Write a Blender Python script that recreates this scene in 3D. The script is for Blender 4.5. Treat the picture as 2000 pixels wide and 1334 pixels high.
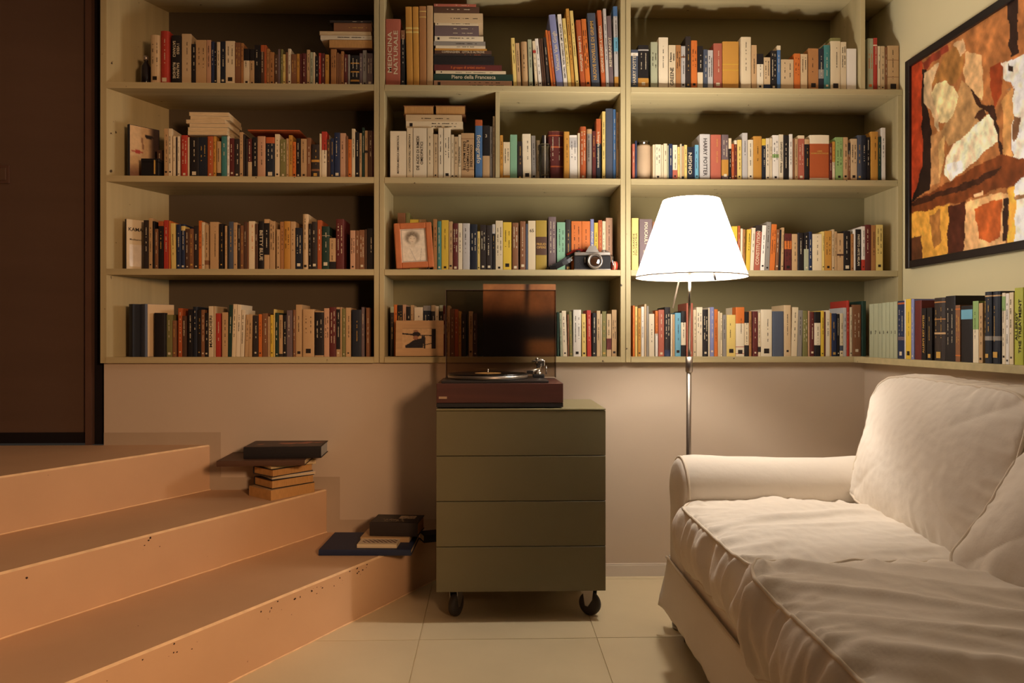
import bpy, bmesh, math, random
from mathutils import Matrix, Vector, noise as mnoise

for _o in list(bpy.data.objects):
    bpy.data.objects.remove(_o, do_unlink=True)
scene = bpy.context.scene
COL = scene.collection
R = math.radians

# ---------------------------------------------------------------- camera
FPX = 1450.0            # focal length in pixels of the 2000 x 1334 frame
YAW = R(1.6)            # the camera looks a little past the wall normal
CAMZ = 1.009
HOR = 658.0
cam_d = bpy.data.cameras.new('camera')
cam_d.sensor_width = 36.0
cam_d.lens = FPX / 2000.0 * 36.0
cam_d.shift_y = -(667.0 - HOR) / 2000.0
cam_d.clip_start = 0.02
cam = bpy.data.objects.new('camera', cam_d)
cam.location = (0, 0, CAMZ)
cam.rotation_euler = (R(90), 0, -YAW)
COL.objects.link(cam)
scene.camera = cam

# ---------------------------------------------------------------- light
world = bpy.data.worlds.new('room_ambience')
scene.world = world
world.use_nodes = True
world.node_tree.nodes['Background'].inputs[0].default_value = (1.0, 0.80, 0.62, 1)
world.node_tree.nodes['Background'].inputs[1].default_value = 0.02

LAMP = Vector((0.694, 2.56, 0.0))      # the floor lamp with the white shade
SHADE_EMIT = 23.0
BULB_E = 900.0
FILL_W = 260.0


def point_light(name, loc, watts, col, radius):
    d = bpy.data.lights.new(name, 'POINT')
    d.energy = watts
    d.color = col
    d.shadow_soft_size = radius
    o = bpy.data.objects.new(name, d)
    o.location = loc
    COL.objects.link(o)
    return o


# added fill spotlight, no lamp modelled: brightens stairs and left wall, out of view
ld_ = bpy.data.lights.new('stair_fill_spot', 'SPOT')
ld_.energy = FILL_W
ld_.color = (1.0, 0.60, 0.34)
ld_.shadow_soft_size = 0.20
ld_.spot_size = R(56)
ld_.spot_blend = 0.65
lo_ = bpy.data.objects.new('stair_fill_spot', ld_)
lo_.location = (1.05, -0.40, 1.55)
lo_.rotation_euler = (Vector((-1.75, 2.60, 0.80)) - Vector(lo_.location)).to_track_quat('-Z', 'Y').to_euler()
COL.objects.link(lo_)

vs = scene.view_settings
vs.view_transform = 'Standard'
vs.look = 'None'
vs.exposure = 0.0
vs.gamma = 1.0
vs.use_curve_mapping = False
try:
    scene.cycles.use_denoising = True
    scene.cycles.max_bounces = 8
    scene.cycles.transparent_max_bounces = 16
    scene.cycles.sample_clamp_indirect = 6.0
except Exception:
    pass


# ---------------------------------------------------------------- geometry of the view
def tan_of(px):
    return math.tan(math.atan((px - 1000.0) / FPX) + YAW)


def on_y(px, py, Y):
    """point of the plane Y = const that shows at pixel px, py"""
    X = Y * tan_of(px)
    zc = X * math.sin(YAW) + Y * math.cos(YAW)
    return Vector((X, Y, CAMZ - (py - HOR) / FPX * zc))


def on_x(px, py, X):
    Y = X / tan_of(px)
    zc = X * math.sin(YAW) + Y * math.cos(YAW)
    return Vector((X, Y, CAMZ - (py - HOR) / FPX * zc))


def on_z(px, py, Z):
    zc = FPX * (CAMZ - Z) / (py - HOR)
    xc = (px - 1000.0) / FPX * zc
    return Vector((xc * math.cos(YAW) + zc * math.sin(YAW), -xc * math.sin(YAW) + zc * math.cos(YAW), Z))


def X_of(px, Y):
    return Y * tan_of(px)


# ---------------------------------------------------------------- materials
def lin(c):
    return tuple((v / 12.92 if v <= 0.04045 else ((v + 0.055) / 1.055) ** 2.4) for v in c)


def hexc(h):
    return lin(tuple(int(h[i:i + 2], 16) / 255.0 for i in (0, 2, 4)))


MATS = {}


def mat(name, h, rough=0.6, spec=0.3, var=0.08, scale=(6, 6, 6), bump=0.0, bscale=60.0, metal=0.0,
        objrand=0.0, speck=None, speck_scale=90.0, speck_amt=0.68, coat=0.0):
    if name in MATS:
        return MATS[name]
    m = bpy.data.materials.new(name)
    m.use_nodes = True
    nt = m.node_tree
    b = nt.nodes['Principled BSDF']
    c = hexc(h) if isinstance(h, str) else h
    b.inputs['Roughness'].default_value = rough
    b.inputs['Specular IOR Level'].default_value = spec
    b.inputs['Metallic'].default_value = metal
    b.inputs['Coat Weight'].default_value = coat
    tc = nt.nodes.new('ShaderNodeTexCoord')
    mp = nt.nodes.new('ShaderNodeMapping')
    mp.inputs['Scale'].default_value = scale
    nt.links.new(tc.outputs['Object'], mp.inputs['Vector'])
    nz = nt.nodes.new('ShaderNodeTexNoise')
    nz.inputs['Scale'].default_value = 1.0
    nz.inputs['Detail'].default_value = 4.0
    nt.links.new(mp.outputs['Vector'], nz.inputs['Vector'])
    rmp = nt.nodes.new('ShaderNodeValToRGB')
    lo = tuple(v * (1 - var) for v in c)
    hi = tuple(min(1, v * (1 + var)) for v in c)
    rmp.color_ramp.elements[0].position = 0.3
    rmp.color_ramp.elements[0].color = (*lo, 1)
    rmp.color_ramp.elements[1].position = 0.7
    rmp.color_ramp.elements[1].color = (*hi, 1)
    nt.links.new(nz.outputs['Fac'], rmp.inputs['Fac'])
    out = rmp.outputs['Color']
    if speck:
        n2 = nt.nodes.new('ShaderNodeTexNoise')
        n2.inputs['Scale'].default_value = speck_scale
        n2.inputs['Detail'].default_value = 2.0
        nt.links.new(tc.outputs['Object'], n2.inputs['Vector'])
        r2 = nt.nodes.new('ShaderNodeValToRGB')
        r2.color_ramp.elements[0].position = speck_amt
        r2.color_ramp.elements[0].color = (0, 0, 0, 1)
        r2.color_ramp.elements[1].position = speck_amt + 0.03
        r2.color_ramp.elements[1].color = (1, 1, 1, 1)
        nt.links.new(n2.outputs['Fac'], r2.inputs['Fac'])
        mx = nt.nodes.new('ShaderNodeMix')
        mx.data_type = 'RGBA'
        nt.links.new(r2.outputs['Color'], mx.inputs['Factor'])
        nt.links.new(out, mx.inputs['A'])
        mx.inputs['B'].default_value = (*hexc(speck), 1)
        out = mx.outputs['Result']
    if objrand:
        oi = nt.nodes.new('ShaderNodeObjectInfo')
        hs = nt.nodes.new('ShaderNodeHueSaturation')
        ml = nt.nodes.new('ShaderNodeMapRange')
        ml.inputs['To Min'].default_value = 1 - objrand
        ml.inputs['To Max'].default_value = 1 + objrand
        nt.links.new(oi.outputs['Random'], ml.inputs['Value'])
        nt.links.new(ml.outputs['Result'], hs.inputs['Value'])
        nt.links.new(out, hs.inputs['Color'])
        out = hs.outputs['Color']
    nt.links.new(out, b.inputs['Base Color'])
    if bump:
        n3 = nt.nodes.new('ShaderNodeTexNoise')
        n3.inputs['Scale'].default_value = bscale
        n3.inputs['Detail'].default_value = 4.0
        nt.links.new(mp.outputs['Vector'] if bscale < 5 else tc.outputs['Object'], n3.inputs['Vector'])
        bp = nt.nodes.new('ShaderNodeBump')
        bp.inputs['Strength'].default_value = bump
        bp.inputs['Distance'].default_value = 0.004
        nt.links.new(n3.outputs['Fac'], bp.inputs['Height'])
        nt.links.new(bp.outputs['Normal'], b.inputs['Normal'])
    MATS[name] = m
    return m


def emit_mat(name, col, strength):
    m = bpy.data.materials.new(name)
    m.use_nodes = True
    b = m.node_tree.nodes['Principled BSDF']
    b.inputs['Base Color'].default_value = (0.8, 0.78, 0.75, 1)
    b.inputs['Emission Color'].default_value = (*col, 1)
    b.inputs['Emission Strength'].default_value = strength
    return m


def clear_mat(name, tint, gloss=0.06, rough=0.02):
    m = bpy.data.materials.new(name)
    m.use_nodes = True
    nt = m.node_tree
    nt.nodes.remove(nt.nodes['Principled BSDF'])
    o = nt.nodes['Material Output']
    t = nt.nodes.new('ShaderNodeBsdfTransparent')
    t.inputs['Color'].default_value = (*tint, 1)
    g = nt.nodes.new('ShaderNodeBsdfGlossy')
    g.inputs['Roughness'].default_value = rough
    fr = nt.nodes.new('ShaderNodeFresnel')
    fr.inputs['IOR'].default_value = 1.35
    ma = nt.nodes.new('ShaderNodeMath')
    ma.operation = 'ADD'
    ma.inputs[1].default_value = gloss
    mx = nt.nodes.new('ShaderNodeMixShader')
    nt.links.new(fr.outputs['Fac'], ma.inputs[0])
    nt.links.new(ma.outputs['Value'], mx.inputs['Fac'])
    nt.links.new(t.outputs['BSDF'], mx.inputs[1])
    nt.links.new(g.outputs['BSDF'], mx.inputs[2])
    nt.links.new(mx.outputs['Shader'], o.inputs['Surface'])
    return m


def paint_mat(name, rough=0.5, nscale=40.0, namt=0.25, spec=0.3):
    """colours painted on the mesh itself (flat prints), broken up by a fine noise"""
    m = bpy.data.materials.new(name)
    m.use_nodes = True
    nt = m.node_tree
    b = nt.nodes['Principled BSDF']
    b.inputs['Roughness'].default_value = rough
    b.inputs['Specular IOR Level'].default_value = spec
    at = nt.nodes.new('ShaderNodeAttribute')
    at.attribute_name = 'Col'
    tc = nt.nodes.new('ShaderNodeTexCoord')
    nz = nt.nodes.new('ShaderNodeTexNoise')
    nz.inputs['Scale'].default_value = nscale
    nz.inputs['Detail'].default_value = 5.0
    nt.links.new(tc.outputs['Object'], nz.inputs['Vector'])
    mr = nt.nodes.new('ShaderNodeMapRange')
    mr.inputs['From Min'].default_value = 0.25
    mr.inputs['From Max'].default_value = 0.75
    mr.inputs['To Min'].default_value = 1 - namt
    mr.inputs['To Max'].default_value = 1 + namt
    nt.links.new(nz.outputs['Fac'], mr.inputs['Value'])
    hs = nt.nodes.new('ShaderNodeHueSaturation')
    nt.links.new(mr.outputs['Result'], hs.inputs['Value'])
    nt.links.new(at.outputs['Color'], hs.inputs['Color'])
    nt.links.new(hs.outputs['Color'], b.inputs['Base Color'])
    return m


SHELF = mat('shelf_paint', 'B6A67C', 0.55, 0.3, 0.10, (1.2, 30, 30), 0.10, 30, speck='4A3C28', speck_scale=38, speck_amt=0.735)
SHELFV = mat('upright_paint', 'B6A67C', 0.55, 0.3, 0.08, (30, 30, 1.2), 0.08, 30, speck='4A3C28', speck_scale=38, speck_amt=0.745)
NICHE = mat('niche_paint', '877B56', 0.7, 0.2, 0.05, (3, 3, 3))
NICHE_SHADE = mat('shaded_back_paint', '5E5240', 0.7, 0.2, 0.05, (3, 3, 3))  # niche shade put into the colour: darker back for the bookcase by the door
PLASTER = mat('wall_plaster', 'C3B09A', 0.75, 0.2, 0.035, (2.5, 2.5, 2.5), 0.05, 45)
RWALL = mat('upper_wall_paint', 'DACEA4', 0.75, 0.2, 0.03, (2, 2, 2), 0.05, 45)
CEIL = mat('ceiling_paint', 'E2D6C6', 0.8, 0.2, 0.02)
BAND = mat('stair_band_paint', 'B29E87', 0.75, 0.2, 0.05, (4, 4, 4), 0.05, 45)
BASEB = mat('baseboard_paint', 'CFC2B2', 0.6, 0.3, 0.03)
TILE = mat('floor_tile', 'D6C49E', 0.42, 0.4, 0.08, (2.2, 2.2, 2.2), 0.05, 25, speck='E8D8B8', speck_scale=75, speck_amt=0.775)
GROUT = mat('tile_joint', 'D8C6A0', 0.8, 0.2)
STAIR = mat('painted_concrete', 'CCA580', 0.6, 0.3, 0.08, (2.2, 2.2, 2.2), 0.12, 22, speck='5A3A28', speck_scale=60, speck_amt=0.79)
WORN = mat('worn_stair_edge', 'EBC79A', 0.6, 0.3, 0.12, (25, 25, 25))
CHIP = mat('chipped_paint', '3A2A22', 0.9, 0.1, 0.4, (80, 80, 80))
DOORM = mat('dark_door_wood', '5C4638', 0.6, 0.3, 0.05, (2, 2, 14))
DOORF = mat('door_frame_black', '191314', 0.7, 0.2, 0.1)
DOORF2 = mat('door_frame_brown', '5A4034', 0.7, 0.2, 0.1)
SOFA = mat('sofa_linen', 'EADFD0', 0.85, 0.15, 0.025, (5, 5, 5), 0.35, 34)
PIPING = mat('sofa_piping', 'E6D8C4', 0.85, 0.15, 0.03)
CAB = mat('cabinet_olive_paint', '6B6346', 0.38, 0.4, 0.06, (2, 2, 2))
CABTOP = mat('cabinet_top_paint', '7C7452', 0.3, 0.45, 0.05, (2, 2, 2))
CHROME = mat('chrome', 'C8C4BE', 0.18, 0.5, 0.02, metal=1.0)
STEEL = mat('brushed_steel', 'A8A098', 0.35, 0.5, 0.05, metal=1.0)
BLACKP = mat('black_plastic', '1A1718', 0.45, 0.4, 0.1)
RUBBER = mat('grey_rubber', '3A3430', 0.6, 0.3, 0.1)
MAHOG = mat('mahogany_veneer', '4C2A22', 0.35, 0.45, 0.16, (3, 40, 60))
PAGES = mat('book_pages', 'D6BC92', 0.9, 0.1, 0.10, (40, 40, 400), objrand=0.10)
PAGES_G = mat('grey_pages', 'A8A49C', 0.9, 0.1, 0.06)
PAGES_O = mat('aged_pages', 'C09058', 0.9, 0.1, 0.12, (40, 40, 400))
INK_D = mat('dark_lettering', '2A211D', 0.6, 0.2)
INK_L = mat('pale_lettering', 'D8C8A8', 0.6, 0.2)
INK_G = mat('gold_lettering', 'C79A4A', 0.5, 0.4)
INK_O = mat('orange_lettering', 'C86A34', 0.6, 0.2)
PRINT = paint_mat('printed_picture', 0.45, 60, 0.12)
OILS = paint_mat('oil_paint', 0.45, 30, 0.30)

PAL = {
    'white': ('E9E0D2', 'white'), 'cream': ('DCC8A4', 'cream'), 'ivory': ('E2D2B4', 'ivory'), 'tan': ('BE9A6E', 'tan'),
    'beige': ('C8AC84', 'beige'), 'rosy': ('C09474', 'rosy tan'), 'brown': ('84583A', 'brown'), 'umber': ('553A2A', 'dark brown'),
    'black': ('1F1A1A', 'black'), 'dark': ('332A26', 'blackish brown'), 'navy': ('26304C', 'navy'), 'ink': ('20242E', 'blue-black'),
    'slate': ('4C5260', 'slate grey'), 'blue': ('4A6C96', 'blue'), 'sky': ('6EA6BC', 'sky blue'), 'lav': ('8286B0', 'lavender'),
    'teal': ('427C78', 'teal'), 'dgreen': ('22392E', 'dark green'), 'green': ('8CA868', 'leaf green'), 'mint': ('82AE8E', 'mint green'),
    'sage': ('A8AA8C', 'sage green'), 'olive': ('7A7444', 'olive'), 'gold': ('A88C38', 'olive gold'), 'yellow': ('D8B440', 'yellow'),
    'straw': ('DCC070', 'straw yellow'), 'ochre': ('C08A3C', 'ochre'), 'orange': ('CC6E2E', 'orange'), 'rust': ('B0582E', 'rust'),
    'red': ('B03A2C', 'red'), 'wine': ('5E2824', 'maroon'), 'brick': ('AC5E4A', 'brick red'), 'grey': ('90887E', 'grey'),
    'pale': ('BAB4AE', 'pale grey'), 'mauve': ('6E5C5C', 'mauve grey'), 'lime': ('B4B444', 'yellow-green'), 'caramel': ('A87444', 'caramel'),
}
DARKS = {'brown', 'umber', 'black', 'dark', 'navy', 'ink', 'slate', 'blue', 'teal', 'dgreen', 'wine', 'mauve', 'rust', 'red', 'brick', 'olive', 'lav'}


def pal(k):
    return mat('cover_' + k, PAL[k][0], 0.55, 0.3, 0.05, (14, 14, 5), objrand=0.07)


# ---------------------------------------------------------------- mesh helpers
def link(o, parent=None):
    COL.objects.link(o)
    if parent is not None:
        o.parent = parent
    return o


def tag(o, label=None, cat=None, group=None, kind=None):
    if label:
        o['label'] = label
    if cat:
        o['category'] = cat
    if group:
        o['group'] = group
    if kind:
        o['kind'] = kind
    return o


def empty(name, loc=(0, 0, 0), rz=0.0):
    o = bpy.data.objects.new(name, None)
    o.empty_display_size = 0.05
    o.location = loc
    o.rotation_euler = (0, 0, rz)
    return link(o)


def mesh_obj(name, verts, faces, m, parent=None, smooth=False, loc=None, rot=None):
    me = bpy.data.meshes.new(name)
    me.from_pydata([tuple(v) for v in verts], [], faces)
    mats = m if isinstance(m, (list, tuple)) else [m]
    for k in mats:
        me.materials.append(k)
    if smooth:
        me.polygons.foreach_set('use_smooth', [True] * len(me.polygons))
    me.update()
    o = bpy.data.objects.new(name, me)
    if loc is not None:
        o.location = loc
    if rot is not None:
        o.rotation_euler = rot
    return link(o, parent)


class MB:
    def __init__(self):
        self.v = []
        self.f = []

    def box(self, x0, x1, y0, y1, z0, z1, M=None):
        n = len(self.v)
        p = [(x0, y0, z0), (x1, y0, z0), (x1, y1, z0), (x0, y1, z0), (x0, y0, z1), (x1, y0, z1), (x1, y1, z1), (x0, y1, z1)]
        self.v += [tuple(M @ Vector(q)) for q in p] if M else p
        self.f += [tuple(n + i for i in q) for q in ((0, 3, 2, 1), (4, 5, 6, 7), (0, 1, 5, 4), (1, 2, 6, 5), (2, 3, 7, 6), (3, 0, 4, 7))]
        return self

    def add(self, vf):
        n = len(self.v)
        self.v += [tuple(p) for p in vf[0]]
        self.f += [tuple(n + i for i in q) for q in vf[1]]
        return self

    def build(self, name, m, parent=None, smooth=False, loc=None, rot=None):
        return mesh_obj(name, self.v, self.f, m, parent, smooth, loc, rot)


def box_obj(name, x0, x1, y0, y1, z0, z1, m, parent=None, bev=0.0, seg=2):
    if not bev:
        return MB().box(x0, x1, y0, y1, z0, z1).build(name, m, parent)
    bm = bmesh.new()
    mb = MB().box(x0, x1, y0, y1, z0, z1)
    vs_ = [bm.verts.new(p) for p in mb.v]
    for q in mb.f:
        bm.faces.new([vs_[i] for i in q])
    bmesh.ops.bevel(bm, geom=list(bm.edges), offset=bev, segments=seg, profile=0.5, affect='EDGES')
    me = bpy.data.meshes.new(name)
    bm.to_mesh(me)
    bm.free()
    me.materials.append(m)
    return link(bpy.data.objects.new(name, me), parent)


def tube(pts, r, seg=8, caps=True):
    """rings along a polyline; r is a number or one per point"""
    P = [Vector(p) for p in pts]
    n = len(P)
    rs = r if isinstance(r, (list, tuple)) else [r] * n
    v, f = [], []
    up = None
    for i, p in enumerate(P):
        t = (P[min(i + 1, n - 1)] - P[max(i - 1, 0)])
        t = t.normalized() if t.length > 1e-9 else Vector((0, 0, 1))
        if up is None:
            up = t.orthogonal().normalized()
        up = (up - t * up.dot(t))
        up = up.normalized() if up.length > 1e-6 else t.orthogonal().normalized()
        s = t.cross(up)
        for k in range(seg):
            a = 2 * math.pi * k / seg
            v.append(p + (up * math.cos(a) + s * math.sin(a)) * rs[i])
    for i in range(n - 1):
        for k in range(seg):
            k2 = (k + 1) % seg
            f.append((i * seg + k, i * seg + k2, (i + 1) * seg + k2, (i + 1) * seg + k))
    if caps:
        f.append(tuple(range(seg - 1, -1, -1)))
        f.append(tuple((n - 1) * seg + k for k in range(seg)))
    return v, f


def lathe(profile, seg=32, c=(0, 0, 0), axis='Z'):
    v, f = [], []
    for (r, h) in profile:
        for k in range(seg):
            a = 2 * math.pi * k / seg
            if axis == 'Z':
                v.append((c[0] + r * math.cos(a), c[1] + r * math.sin(a), c[2] + h))
            elif axis == 'Y':
                v.append((c[0] + r * math.cos(a), c[1] + h, c[2] - r * math.sin(a)))
            else:
                v.append((c[0] + h, c[1] + r * math.cos(a), c[2] + r * math.sin(a)))
    for i in range(len(profile) - 1):
        for k in range(seg):
            k2 = (k + 1) % seg
            f.append((i * seg + k, i * seg + k2, (i + 1) * seg + k2, (i + 1) * seg + k))
    return v, f


def prism(poly, z0, z1):
    n = len(poly)
    v = [(x, y, z0) for x, y in poly] + [(x, y, z1) for x, y in poly]
    f = [tuple(range(n - 1, -1, -1)), tuple(range(n, 2 * n))]
    f += [(i, (i + 1) % n, n + (i + 1) % n, n + i) for i in range(n)]
    return v, f


def text_obj(s, size, m, parent, M, bold=0.0, align='CENTER', spacing=1.0, sx=1.0, name='title'):
    c = bpy.data.curves.new(name, 'FONT')
    c.body = s
    c.size = size
    c.align_x = align
    c.align_y = 'CENTER'
    c.extrude = 0.00015
    c.resolution_u = 2
    c.offset = bold
    c.space_character = spacing
    c.materials.append(m)
    t = bpy.data.objects.new('tmp', c)
    COL.objects.link(t)
    me = bpy.data.meshes.new_from_object(t)
    bpy.data.objects.remove(t, do_unlink=True)
    bpy.data.curves.remove(c)
    me.name = name
    me.transform(M @ Matrix.Diagonal((sx, 1, 1, 1)))
    return link(bpy.data.objects.new(name, me), parent)


def frame3(x, y, z, o):
    M = Matrix.Identity(4)
    for i in range(3):
        M[i][0], M[i][1], M[i][2], M[i][3] = x[i], y[i], z[i], o[i]
    return M


def in_poly(x, y, poly):
    c = False
    n = len(poly)
    j = n - 1
    for i in range(n):
        xi, yi = poly[i]
        xj, yj = poly[j]
        if (yi > y) != (yj > y) and x < (xj - xi) * (y - yi) / (yj - yi) + xi:
            c = not c
        j = i
    return c


def picture(name, corner, ux, uy, w, h, nx, ny, colour, m, parent, thick=0.0):
    """a print: a flat grid on the surface it is printed on; colour(u, v) gives sRGB 0-255"""
    v, f, cols = [], [], []
    for j in range(ny + 1):
        for i in range(nx + 1):
            u, t = i / nx, j / ny
            v.append(Vector(corner) + Vector(ux) * (u * w) + Vector(uy) * (t * h))
            cols.append(lin(tuple(max(0, min(255, q)) / 255.0 for q in colour(u, t))))
    for j in range(ny):
        for i in range(nx):
            a = j * (nx + 1) + i
            f.append((a, a + 1, a + nx + 2, a + nx + 1))
    o = mesh_obj(name, v, f, m, parent)
    ca = o.data.color_attributes.new('Col', 'FLOAT_COLOR', 'POINT')
    ca.data.foreach_set('color', [q for c in cols for q in (*c, 1.0)])
    return o

# ================================================================ the room
YF = 3.10          # front of the bookcases
YW = 3.125         # lower back wall
XRW = 1.745        # upper wall on the painting's side
XRL = 1.592        # lower wall behind the sofa
ZSH = [2.058, 1.673, 1.290, 0.926]     # tops of the four shelf boards
TH = 0.025
ZTOP = 2.470
XWL = X_of(197, YF)                     # end of the wall at the dark door

fl = box_obj('floor', -4.3, 2.2, -2.2, 3.9, -0.12, -0.0035, GROUT)
tag(fl, 'beige tiled floor with pale joints', None, None, 'structure')
_tile = MB().box(0.0015, 0.5915, 0.0015, 0.5985, -0.012, 0.0)
_tm = None
for i in range(-2, 4):
    for j in range(-3, 2):
        x, y = -0.24 + 0.593 * i, 2.48 + 0.60 * j
        if _tm is None:
            t = _tile.build('tile', TILE, fl)
            _tm = t.data
        else:
            t = link(bpy.data.objects.new('tile', _tm), fl)
        t.location = (x, y, 0)

wl = box_obj('wall_back', XWL, 2.2, YW, 3.85, 0, ZSH[3] - TH, PLASTER)
tag(wl, 'pale plaster wall under the bookcases', None, None, 'structure')
w2 = box_obj('wall_back_upper', XWL, 2.2, 3.72, 3.85, ZSH[3] - TH, 2.6, NICHE_SHADE)
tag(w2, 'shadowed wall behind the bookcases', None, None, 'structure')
w3 = box_obj('wall_right_upper', XRW, 2.2, -2.2, 3.72, ZSH[3] - TH, 2.6, RWALL)
tag(w3, 'beige wall carrying the abstract painting', None, None, 'structure')
w4 = box_obj('wall_right', XRL, 2.2, -2.2, YW, 0, ZSH[3] - TH, PLASTER)
tag(w4, 'pale plaster wall behind the sofa', None, None, 'structure')
w5 = box_obj('wall_left', -4.3, -4.2, -2.2, 3.3, 0.3, 2.6, PLASTER)
tag(w5, 'plaster wall beyond the landing', None, None, 'structure')
ce = box_obj('ceiling', -4.3, 2.2, -2.2, 3.85, ZTOP + 0.022, 2.62, CEIL)
tag(ce, 'pale ceiling above the bookcases', None, None, 'structure')
bb = MB().box(X_of(1100, YW), XRL, YW - 0.012, YW, 0, 0.046).box(X_of(1100, YW), XRL, YW - 0.008, YW, 0.046, 0.052)
tag(bb.build('baseboard_back', BASEB), 'pale baseboard along the back wall', None, None, 'structure')
tag(box_obj('baseboard_right', XRL - 0.012, XRL, -2.0, YW - 0.012, 0, 0.05, BASEB), 'pale baseboard behind the sofa', None, None, 'structure')

# dark door at the top of the stairs
SZ = [0.192, 0.372, 0.560]              # heights of the two steps and the landing
dr = empty('door_1', (X_of(60, YW + 0.05), YW + 0.05, SZ[2]))
tag(dr, 'closed dark brown door at the top of the stairs', None, None, 'structure')
dr.name = 'door_1'


def rel(o, root):
    o.parent = root
    o.matrix_parent_inverse = root.matrix_world.inverted() if False else Matrix.Translation(-root.location)
    return o


xd = X_of(165, YW)
rel(box_obj('door_leaf', -3.1, xd - 0.004, YW + 0.03, YW + 0.075, SZ[2] + 0.006, 2.50, DOORM), dr)
rel(box_obj('door_frame', xd, X_of(177, YW), YW + 0.005, YW + 0.09, SZ[2], 2.50, DOORF2), dr)
rel(box_obj('door_seal', X_of(177, YW), X_of(197, YW) - 0.001, YW + 0.03, YW + 0.10, SZ[2], 2.50, DOORF), dr)
rel(box_obj('kick_rail', -3.1, xd - 0.006, YW + 0.022, YW + 0.03, SZ[2] + 0.006, SZ[2] + 0.05, DOORF), dr)
lp = rel(box_obj('lock_plate', X_of(-28, YW + 0.03), X_of(20, YW + 0.03), YW + 0.022, YW + 0.03, on_y(0, 356, YW).z, on_y(0, 320, YW).z, DOORF2, bev=0.002), dr)
rel(box_obj('switch_rocker', X_of(-6, YW + 0.02), X_of(12, YW + 0.02), YW + 0.016, YW + 0.022, on_y(0, 350, YW).z, on_y(0, 326, YW).z, DOORM, bev=0.002), dr)

# ---------------------------------------------------------------- stairs (the edges run at 30 degrees to the wall)
EA = R(30.5)
ED = Vector((-math.sin(EA), -math.cos(EA), 0))
XE = [X_of(862, YW), X_of(638, YW), X_of(410, YW)]
st = empty('stairs', (XE[0], YW, 0))
tag(st, 'three broad painted concrete steps climbing to the dark door', 'stairs', None, 'structure')
EN = Vector((math.cos(EA), -math.sin(EA), 0))      # outward normal of the risers
zlo = 0.0
for i in range(3):
    x0 = XE[i]
    L = 2.75
    a = Vector((x0, YW, 0))
    b = a + ED * L
    z1 = SZ[i]
    ch = 0.006
    ai, bi = a - Vector((ch / math.cos(EA), 0, 0)), b - Vector((ch / math.cos(EA), 0, 0))
    xl = -4.2
    v = [(a.x, a.y, zlo), (b.x, b.y, zlo), (xl, b.y, zlo), (xl, a.y, zlo),
         (a.x, a.y, z1 - ch), (b.x, b.y, z1 - ch), (xl, b.y, z1), (xl, a.y, z1),
         (ai.x, ai.y, z1), (bi.x, bi.y, z1)]
    f = [(0, 3, 2, 1), (0, 1, 5, 4), (8, 9, 6, 7), (4, 5, 9, 8), (1, 2, 6, 9, 5), (3, 0, 4, 8, 7), (2, 3, 7, 6)]
    o = mesh_obj('step' if i < 2 else 'landing', v, f, [STAIR, WORN])
    o.data.polygons[3].material_index = 1
    rel(o, st)
    # worn bead of filler where the riser stands on the tread below
    bead = MB()
    rr = random.Random(40 + i)
    n = 60
    pts = []
    for k in range(n + 1):
        q = a + ED * (L * k / n) + EN * 0.002 + Vector((0, 0, zlo + 0.001))
        pts.append(q + Vector((rr.uniform(-1, 1) * .0012, 0, rr.uniform(0, 1) * .001)))
    bead.add(tube(pts, [0.0022 + 0.0012 * rr.random() for _ in pts], 5))
    rel(bead.build('filler_bead', WORN), st)
    # chips knocked out of the paint below the edge
    cm = MB()
    CL = [rr.uniform(0.5, 2.2) for _ in range(7)]
    for k in range([60, 34, 8][i]):
        s = rr.choice(CL) + rr.gauss(0, .05)
        dz = abs(rr.gauss(0, 0.022)) + 0.004
        cpt = a + ED * s + EN * 0.0006 + Vector((0, 0, z1 - dz - 0.006))
        nn = rr.randint(5, 8)
        rad = rr.uniform(0.0008, 0.0045) * (1 if dz < .03 else .6)
        ring = [cpt + ED * (math.cos(6.283 * q / nn) * rad * rr.uniform(.6, 1.5)) + Vector((0, 0, math.sin(6.283 * q / nn) * rad * rr.uniform(.5, 1.0))) for q in range(nn)]
        cm.add((ring, [tuple(range(nn))]))
    rel(tag(cm.build('paint_chips', CHIP), None, None, None, 'stuff'), st)
    zlo = z1

# darker painted band that follows the steps along the wall
bd = 0.052
for k, (xa, xb, za, zb) in enumerate([
        (XWL, XE[2] + 0.045, SZ[2], SZ[2] + bd), (XE[2], XE[2] + 0.045, SZ[1], SZ[2]),
        (XE[2] + 0.045, XE[1] + 0.055, SZ[1], SZ[1] + bd), (XE[1], XE[1] + 0.055, SZ[0], SZ[1]),
        (XE[1] + 0.055, XE[0] + 0.05, SZ[0], SZ[0] + bd)]):
    tag(box_obj('trim_%d' % (k + 1), xa, xb, YW - 0.0015, YW, za, zb, BAND), ['brown painted band on the wall above the landing', 'upright painted band at the top riser', 'painted band above the upper step', 'upright painted band at the middle riser', 'painted band above the lower step'][k], None, None, 'structure')

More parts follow.
